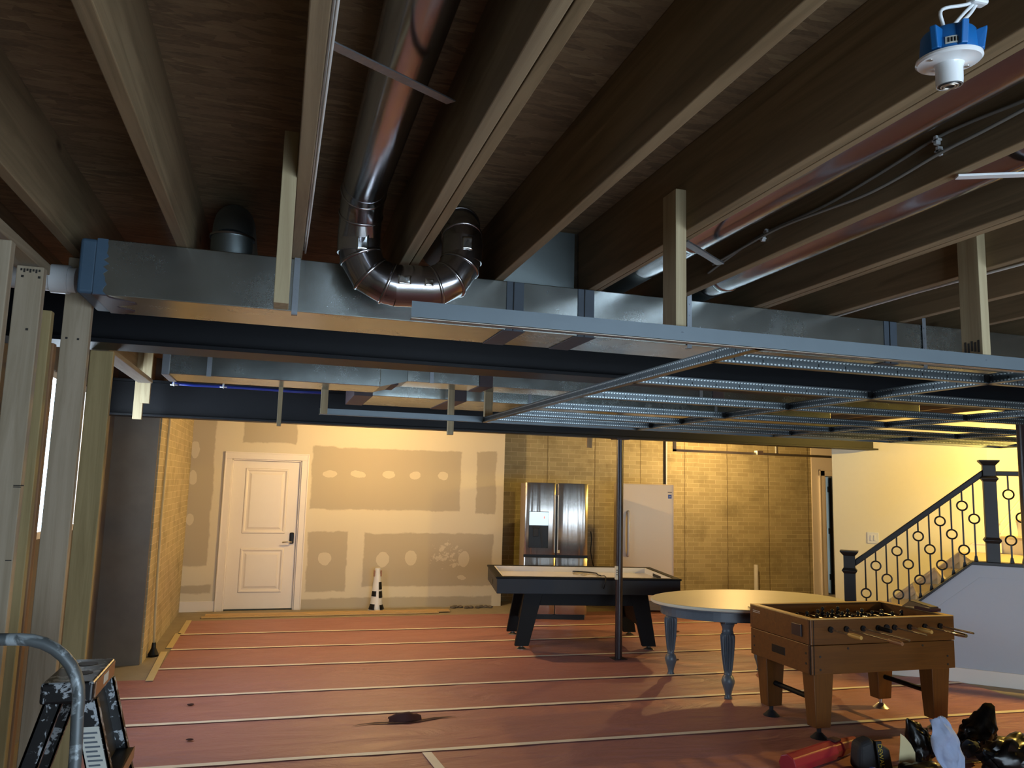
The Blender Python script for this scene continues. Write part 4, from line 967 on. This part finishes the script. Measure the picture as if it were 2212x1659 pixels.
mo = MB().prism([(-.75, zk(-.75)-.185), (.205, .985), (SE, .985), (SE, .975), (.21, .975), (-.75, zk(-.75)-.197)], 1, -.004, 0)
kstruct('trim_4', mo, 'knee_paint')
WL = -1.14; WO = 1.45
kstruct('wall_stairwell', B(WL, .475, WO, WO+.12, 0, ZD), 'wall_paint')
sk_ = lambda s: .803 + (s+.23)*.822
kstruct('trim_5', MB().prism([(-.95, sk_(-.95)), (.30, 1.238), (.475, 1.238), (.475, 1.13), (.29, 1.13), (-.95, sk_(-.95)-.13)], 1, WO-.014, WO).prism([(-.95, sk_(-.95)), (.30, 1.238), (.475, 1.238), (.475, 1.22), (.30, 1.22), (-.95, sk_(-.95)-.018)], 1, WO-.024, WO-.013), 'white_paint')
stc = kroot('staircase', 'pale staircase rising to a landing behind the black railing', 'staircase')
for k in range(6):
    s0 = S1_-.2265*(5-k); z = .188*(k+1)
    if k < 5: B(s0-.025, s0+.2265, .112, WO-.002, z-.03, z).build('tread', 'tread', stc, world=False, bev=.005)
    B(s0, s0+.012, .112, WO-.002, z-.188, z-.03).build('riser', 'white_paint', stc, world=False)
B(S1_, 3.0, .112, WO-.002, 1.095, 1.128).build('landing', 'tread', stc, world=False)
# second flight, turned to run along +x
cx0, cy0 = 7.634, 6.784
struct('wall_stair_upper', B(cx0, 11, cy0, cy0+.12, 0, ZD), 'wall_paint')
fl2 = thing('staircase', 'upper flight of pale stairs rising right of the tall black newel post', 'staircase', (7.5, 6.1, 1.128))
for k in range(6):
    x0 = 7.80+.24*k; z = 1.128+.188*(k+1)
    B(x0-.025, x0+.24, 4.9, cy0-.002, z-.03, z).build('tread', 'tread', fl2, bev=.005); B(x0, x0+.012, 4.9, cy0-.002, z-.188, z-.03).build('riser', 'white_paint', fl2)
tr6 = MB()
for off, w in ((.327, .022), (.225, .022)):
    tr6.prism([(cx0+.14, 1.128+off), (9.1, 1.128+off+(9.1-cx0-.14)*.88), (9.1, 1.128+off-w+(9.1-cx0-.14)*.88), (cx0+.14, 1.128+off-w)], 1, cy0-.016, cy0)
struct('trim_6', tr6, 'white_paint')
struct('baseboard_landing', B(cx0, 7.80, cy0-.014, cy0, 1.13, 1.24), 'white_paint')
# railing
rl = kroot('stair_railing', 'black stair railing with ringed iron balusters and two square newel posts', 'railing')
def newel(s, w, z0, z1, bands):
    c = .055; m = B(s-w/2, s+w/2, c-w/2, c+w/2, z0, z1-.05)
    m.hexa([(s-w/2, c-w/2, z1-.05), (s+w/2, c-w/2, z1-.05), (s+w/2, c+w/2, z1-.05), (s-w/2, c+w/2, z1-.05), (s-w*.8, c-w*.8, z1-.012), (s+w*.8, c-w*.8, z1-.012), (s+w*.8, c+w*.8, z1-.012), (s-w*.8, c+w*.8, z1-.012)])
    m.box(s-w*.8, s+w*.8, c-w*.8, c+w*.8, z1-.012, z1)
    nw = m.build('newel_post', 'rail_paint', rl, world=False, bev=.002)
    for z in bands:
        k = w/2+.018
        MB().lathe([(w*.70, z-.028), (k*1.414, z), (k*1.414, z+.004), (w*.70, z+.03)], (0, 0, 0), 4).build('collar', 'rail_paint', nw, world=False)
        nb = nw.children[-1] if nw.children else None
        if nb:
            nb.rotation_euler = (0, 0, PI/4); nb.location = (s, c, 0)
    return nw
newel(-.932, .108, 0, 1.165, (.965,)); newel(.330, .108, 1.132, 2.10, (1.92, 1.335))
zr = lambda s: 1.021 + (s+.866)*.8025
def rail_prism(s0, s1): return MB().prism([(s0, zr(s0)), (s1, zr(s1)), (s1, zr(s1)+.068), (s0, zr(s0)+.068)], 1, .025, .085)
rail_prism(-.878, .277).build('handrail', 'rail_paint', rl, world=False, bev=.008)
B(.383, 3.1, .025, .085, 1.950, 1.996).build('handrail', 'rail_paint', rl, world=False, bev=.008)
def baluster(s, top, bot, rings):
    RR = .044; m = MB(); zs_ = bot+.0
    segs = []; z = bot
    for c in sorted(rings):
        segs.append((z, c-RR)); m.torus((s, .055, c), RR, .0078, 1, 28, 8); z = c+RR
    segs.append((z, top))
    for a, b in segs:
        if b > a: m.box(s-.0072, s+.0072, .0478, .0622, a, b)
    b_ = m.build('baluster', 'iron', rl, world=False)
    MB().hexa([(s-.018, .037, bot), (s+.018, .037, bot), (s+.018, .073, bot), (s-.018, .073, bot), (s-.010, .045, bot+.05), (s+.010, .045, bot+.05), (s+.010, .065, bot+.05), (s-.010, .065, bot+.05)]).build('shoe', 'iron', b_, world=False)
for k in range(11):
    s = -.785+.0974*k; bot = zk(s)-.005 if s < S1_ else 1.132; top = zr(s)+.01
    if s < S1_: bot -= .0
    rg = [top-.345] if k % 2 == 0 else [top-.145, top-.567]
    baluster(s, top, bot, [r for r in rg if r-.05 > bot])
for k in range(8):
    s = .482+.0974*k; baluster(s, 1.955, 1.132, [1.775, 1.342] if k % 2 == 0 else [1.56])
p = Vector((0, 0, 0)); 
sw = kroot('light_switch', 'white double light switch on the yellow-lit stair wall', 'light switch')
B(-.777, -.652, WO-.008, WO, 1.168, 1.297).build('plate', 'white_plastic', sw, world=False, bev=.003)
for s in (-.745, -.71): B(s-.0, s+.026, WO-.014, WO-.006, 1.20, 1.265).build('rocker', 'white_plastic', sw, world=False, bev=.003)

# ------------------------------------------------------------------ stepladder and bent tube rail
ld = thing('step_ladder', 'black paint-splattered stepladder at lower left', 'ladder', (-.5, 2.5, 0))
B(-.552, -.43, 2.36, 2.632, 1.198, 1.2).build('cap_surface', 'copper', ld) if False else None
cap = B(-.555, -.428, 2.355, 2.64, 1.145, 1.20).build('top_cap', 'splat', ld, bev=.008, seg=3)
MB().lathe([(.028, 0), (.028, .001)], (-.49, 2.57, 1.2), 20).build('tool_hole', 'ink', cap)
MB().lathe([(.022, 0), (.022, .001)], (-.475, 2.46, 1.2), 20).build('tool_hole', 'ink', cap)
B(-.4285, -.4255, 2.372, 2.625, 1.155, 1.196).build('side_strip', 'copper', cap, bev=.001)
B(-.4257, -.4247, 2.47, 2.53, 1.165, 1.19).build('sticker', 'label', cap)
def rail(x0, y, sgn, w, z1=1.15):
    k = .27*sgn; x1 = x0+k*z1
    m = MB()
    for (y0, y1, wa, wb) in ((y-.010, y-.006, -w/2, w/2), (y-.010, y+.012, -w/2, -w/2+.006), (y-.010, y+.012, w/2-.006, w/2)):
        m.hexa([(x1+wa, y0, 0), (x1+wb, y0, 0), (x1+wb, y1, 0), (x1+wa, y1, 0), (x0+wa, y0, z1), (x0+wb, y0, z1), (x0+wb, y1, z1), (x0+wa, y1, z1)])
    return m
r1 = rail(-.525, 2.385, -1, .045).build('rear_rail', 'splat', ld); rail(-.525, 2.615, -1, .045).build('rear_rail', 'splat', ld)
r3 = rail(-.452, 2.385, 1, .06).build('front_rail', 'splat', ld); rail(-.452, 2.615, 1, .06).build('front_rail', 'splat', ld)
def slant(z, dx=0): return -.452+.27*(1.15-z)+dx
MB().hexa([(slant(.86, -.026), 2.3735, .86), (slant(.86, .022), 2.3735, .86), (slant(.86, .022), 2.3745, .86), (slant(.86, -.026), 2.3745, .86), (slant(1.08, -.026), 2.3735, 1.08), (slant(1.08, .022), 2.3735, 1.08), (slant(1.08, .022), 2.3745, 1.08), (slant(1.08, -.026), 2.3745, 1.08)]).build('warning_label', 'label', r3)
for k in range(16):
    z = .885+.0118*k; q = .004*(k % 3)
    MB().hexa([(slant(z, -.020), 2.3728, z), (slant(z, .016-q), 2.3728, z), (slant(z, .016-q), 2.3736, z), (slant(z, -.020), 2.3736, z), (slant(z+.0045, -.020), 2.3728, z+.0045), (slant(z+.0045, .016-q), 2.3728, z+.0045), (slant(z+.0045, .016-q), 2.3736, z+.0045), (slant(z+.0045, -.020), 2.3736, z+.0045)]).build('print', 'table_grey', r3)
for z in (.95, .67, .39, .12):
    x = slant(z); s_ = B(x-.045, x+.045, 2.39, 2.61, z-.022, z).build('step', 'black', ld, bev=.003)
    B(x+.045, x+.0475, 2.39, 2.61, z-.03, z+.002).build('step_edge', 'copper', s_)
MB().hexa([(slant(.95, -.01), 2.395, .95), (slant(.95, .0), 2.395, .95), (slant(.95, .0), 2.605, .95), (slant(.95, -.01), 2.605, .95), (slant(1.145, -.01), 2.395, 1.145), (slant(1.145, 0), 2.395, 1.145), (slant(1.145, 0), 2.605, 1.145), (slant(1.145, -.01), 2.605, 1.145)]).build('dark_plate', 'black', ld)  # thin black plate filling the dark space between the front rails
tb_ = thing('tube_rail', 'bent grey paint-splattered tube rail in front of the ladder at lower left', 'handrail', (-.6, 2.0, 0))
pth = [(-.384, 2.0, 0), (-.384, 2.0, .9), (-.388, 2.0, 1.14), (-.392, 2.0, 1.22)] + [(-.392-.13+.13*math.cos(a), 2.0, 1.245+.135*math.sin(a)) for a in [PI/2*k/8 for k in range(9)]] + \
      [(-.62, 2.0, 1.382), (-.72, 2.0, 1.382), (-.80, 2.0, 1.36), (-.845, 2.0, 1.28), (-.85, 2.0, 1.0), (-.85, 2.0, 0)]
T(pth, .0135, 16).build('tube', 'tube_paint', tb_, smooth=True)

# ------------------------------------------------------------------ things on the floor at lower right
def tilt_root(name, label, cat, loc, rz): return thing(name, label, cat, loc, rz)
pa, pb = px(1700, 1652, 2, .065), px(1846, 1604, 2, .065); pm = (pa+pb)/2; LR = (pb-pa).length
rt = thing('red_tool_case', 'long red faceted plastic tool case lying before the foosball table', 'tool case', (pm.x, pm.y, 0), math.atan2(pb.y-pa.y, pb.x-pa.x))
def octa(m, x0, x1, r0, r1, z0, z1, n=8):
    return m.tube([(x0*LR, 0, z0), (x1*LR, 0, z1)], [r0, r1], n)
octa(MB(), -.5, .12, .062, .064, .066, .066).build('barrel', 'red', rt, world=False, bev=.006)
octa(MB(), .12, .22, .050, .052, .066, .066).build('neck', 'red', rt, world=False, bev=.004)
octa(MB(), .22, .5, .060, .042, .066, .066).build('grip_end', 'red', rt, world=False, bev=.006)
MB().box(.10, .18, -.03, .03, .118, .134).build('latch', 'torn', rt, world=False, bev=.006)
p = px(1868, 1662, 2, 0)
pg = thing('tool_pouch', 'black tool pouch with a yellow lettered strap, right of the red case', 'tool bag', (p.x, p.y, 0), math.radians(-8))
MB().hexa([(-.075, -.07, 0), (.06, -.07, 0), (.06, .07, 0), (-.075, .07, 0), (-.065, -.06, .17), (.04, -.06, .205), (.04, .06, .205), (-.065, .06, .17)]).build('body', 'pouch', pg, world=False, bev=.035, seg=4)
MB().hexa([(.05, -.07, 0), (.16, -.07, 0), (.16, .06, 0), (.05, .06, 0), (.04, -.055, .19), (.145, -.055, .135), (.145, .05, .135), (.04, .05, .19)]).build('pocket', 'pouch', pg, world=False, bev=.015, seg=3)
stp = MB().hexa([(.045, -.095, .005), (.085, -.095, .005), (.085, -.085, .005), (.045, -.085, .005), (.03, -.08, .195), (.07, -.08, .195), (.07, -.07, .195), (.03, -.07, .195)]).build('strap', 'black', pg, world=False, bev=.003)
fc = bpy.data.curves.new('lettering', 'FONT'); fc.body = 'DEWALT'; fc.size = .040; fc.extrude = .001; fc.align_x = 'CENTER'; fc.align_y = 'CENTER'
to = bpy.data.objects.new('tmp', fc); COL.objects.link(to); bpy.context.view_layer.update()
me = bpy.data.meshes.new_from_object(to.evaluated_get(bpy.context.evaluated_depsgraph_get())); bpy.data.objects.remove(to)
me.materials.append(M['gold']); lt = bpy.data.objects.new('lettering', me); COL.objects.link(lt); lt.parent = stp
ev = Vector((-.015, .015, .19)).normalized()
xa_ = -ev; ya_ = Vector((1, 0, 0)) - ev*ev.x; ya_ = ya_ - xa_*ya_.dot(xa_); ya_.normalize(); za_ = xa_.cross(ya_)
mt_ = Matrix((xa_, ya_, za_)).transposed().to_4x4(); mt_.translation = Vector((.0575, -.0895, .10))
lt.matrix_local = mt_
p = px(1857, 1662, 2, .05)
yc = thing('yellow_cutter', 'yellow and blue plastic tubing cutter in front of the tool pouch', 'tool', (p.x, p.y-.1, 0), math.radians(15))
MB().blob((0, 0, .045), (.065, .035, .042), .12, 1.3, 3, 2, .002).build('body', 'yellow', yc, world=False, smooth=True)
MB().blob((.0, -.01, .085), (.03, .02, .015), .1, 1.3, 3, 4).build('button', 'blue', yc, world=False, smooth=True)
p = px(1936, 1668, 2, 0)
cdp = MB()
A_ = px(1926, 1590, 1, p.y); p.y -= .10
pts = [(p.x-.05, 0), (p.x+.06, 0), (p.x+.075, .14), (p.x+.05, .19), (p.x+.01, .235), (p.x-.02, .255), (p.x-.03, .20), (p.x-.055, .10)]
cdp.prism(pts, 1, p.y, p.y+.004)
for v in cdp.bm.verts: v.co.y += v.co.z*.12
tag(cdp.build('card_scrap', 'card'), 'cream torn card standing between the tool pouch and the bags', 'card')
def bag(a, b, z, rad, seed, label, peak=(0, 0, 0), amp=.3):
    q = px(a, b, 2, z); m = MB(); r = bmesh.ops.create_icosphere(m.bm, subdivisions=4, radius=1)
    pk_ = Vector(peak)
    for v in r['verts']:
        d = v.co.normalized(); o3 = Vector((seed*3.1, seed*1.7, seed*.9))
        vo = noise.voronoi(d*2.1+o3)[0]
        k = 1 + amp*(vo[1]-vo[0])*1.1 - amp*.35 + amp*.5*noise.noise(d*1.3+o3) + .05*noise.noise(d*9+o3)
        k2 = max(0, d.dot(pk_.normalized())) ** 6 if pk_.length > 0 else 0
        p_ = Vector((q.x+d.x*rad[0]*k, q.y+d.y*rad[1]*k, z+d.z*rad[2]*k)) + pk_*k2
        p_.z = max(p_.z, .003); v.co = p_
    return tag(m.build('bin_bag', 'bag', smooth='auto'), label, 'bag', 'black bin bags')
bag(1986, 1615, .10, (.085, .09, .13), 11, 'black plastic bin bag left of the pale cloth', (-.04, 0, .07))
bag(2112, 1595, .10, (.14, .11, .12), 23, 'black plastic bin bag standing behind the others at right', (.06, 0, .13), .36)
bag(2178, 1642, .10, (.21, .13, .14), 31, 'big black plastic bin bag at the lower right corner', (.05, 0, .05), .34)
bag(1990, 1680, .05, (.20, .10, .085), 41, 'flat black plastic bin bag under the pale cloth')
# pale cloth: a crumpled tongue
q0, q1 = px(2022, 1543, 1, 4.18), px(2062, 1664, 1, 4.10)
m = MB(); n = 26; k2 = 14; g = []
for j in range(n+1):
    u = j/n; cxp = q0.x+(q1.x-q0.x)*u; cyp = 4.18+(4.10-4.18)*u; czp = q0.z+(q1.z-q0.z)*u; w = .035+.075*math.sin(PI*min(1, u*.8+.08))
    r = []
    for i in range(k2+1):
        v = i/k2*2-1; rr = Vector((v*w, -.05*(1-v*v)*math.sin(PI*min(1, u+.2)) , -.03*v*v))
        nz = noise.noise(Vector((v*2.2, u*5, 2)))*.022 + abs(noise.noise(Vector((v*4, u*2.0, 7))))*.07
        r.append(m.bm.verts.new((cxp+rr.x, cyp+rr.y-nz, czp+rr.z+.01*noise.noise(Vector((v*3, u*6, 1))))))
    g.append(r)
for j in range(n):
    for i in range(k2): m.bm.faces.new((g[j][i], g[j][i+1], g[j+1][i+1], g[j+1][i]))
cl = m.build('cloth', 'cloth', smooth=True); md = cl.modifiers.new('thick', 'SOLIDIFY'); md.thickness = .004; md.offset = 1
tag(cl, 'crumpled pale blue-white cloth pointing up between the black bags', 'cloth')
p = px(2098, 1618, 2, .09)
tag(MB().blob((p.x, p.y, .09), (.06, .045, .05), .3, 2.2, 4, 5).build('cloth', 'jeans', smooth=True), 'small blue-grey cloth stuffed between the black bags', 'cloth')
p = px(2128, 1656, 2, .03)
p.y -= .10
pk = thing('pliers', 'pliers with salmon-pink grips on the black bags at lower right', 'pliers', (p.x, p.y, 0))
for sx in (-1, 1): T([(p.x+sx*.006, p.y, .008), (p.x+sx*.02, p.y, .04), (p.x+sx*.028, p.y+.01, .085)], [.007, .010, .009], 10).build('grip', 'pink', pk, smooth=True)

# ------------------------------------------------------------------ lit bulbs in porcelain holders (far room and stairwell)
M['bulb_yellow'] = plain('yellow_lit_bulb', '#ffffff', .3, 0, .01, emit=('#ffd468', BULB*2.1))
def lit(x, y, lab, mat='bulb'):
    t_ = thing('bulb_holder', lab, 'light fixture', (x, y, ZB), 0, 'lit ceiling bulbs')
    z = ZB
    MB().lathe([(.057, .0), (.057, -.005), (.026, -.012), (.0235, -.035), (.02, -.04)], (x, y, z), 28).build('porcelain_plate', 'porcelain', t_, smooth='auto')
    MB().blob((x, y, z-.075), (.030, .030, .036), 0, 1, 3).build('bulb', M[mat], t_, smooth=True)
    B(x-.21, x+.21, y-.03, y+.03, z, z+.004).build('mounting_bar', 'strap', t_)
lit(1.25, 9.2, 'lit bare bulb on the ceiling in front of the taped drywall')
lit(6.5, 10.05, 'lit bare bulb on the ceiling in front of the brick wall')
lit(7.75, 4.95, 'lit bare bulb on the ceiling above the stairs', 'bulb_yellow')
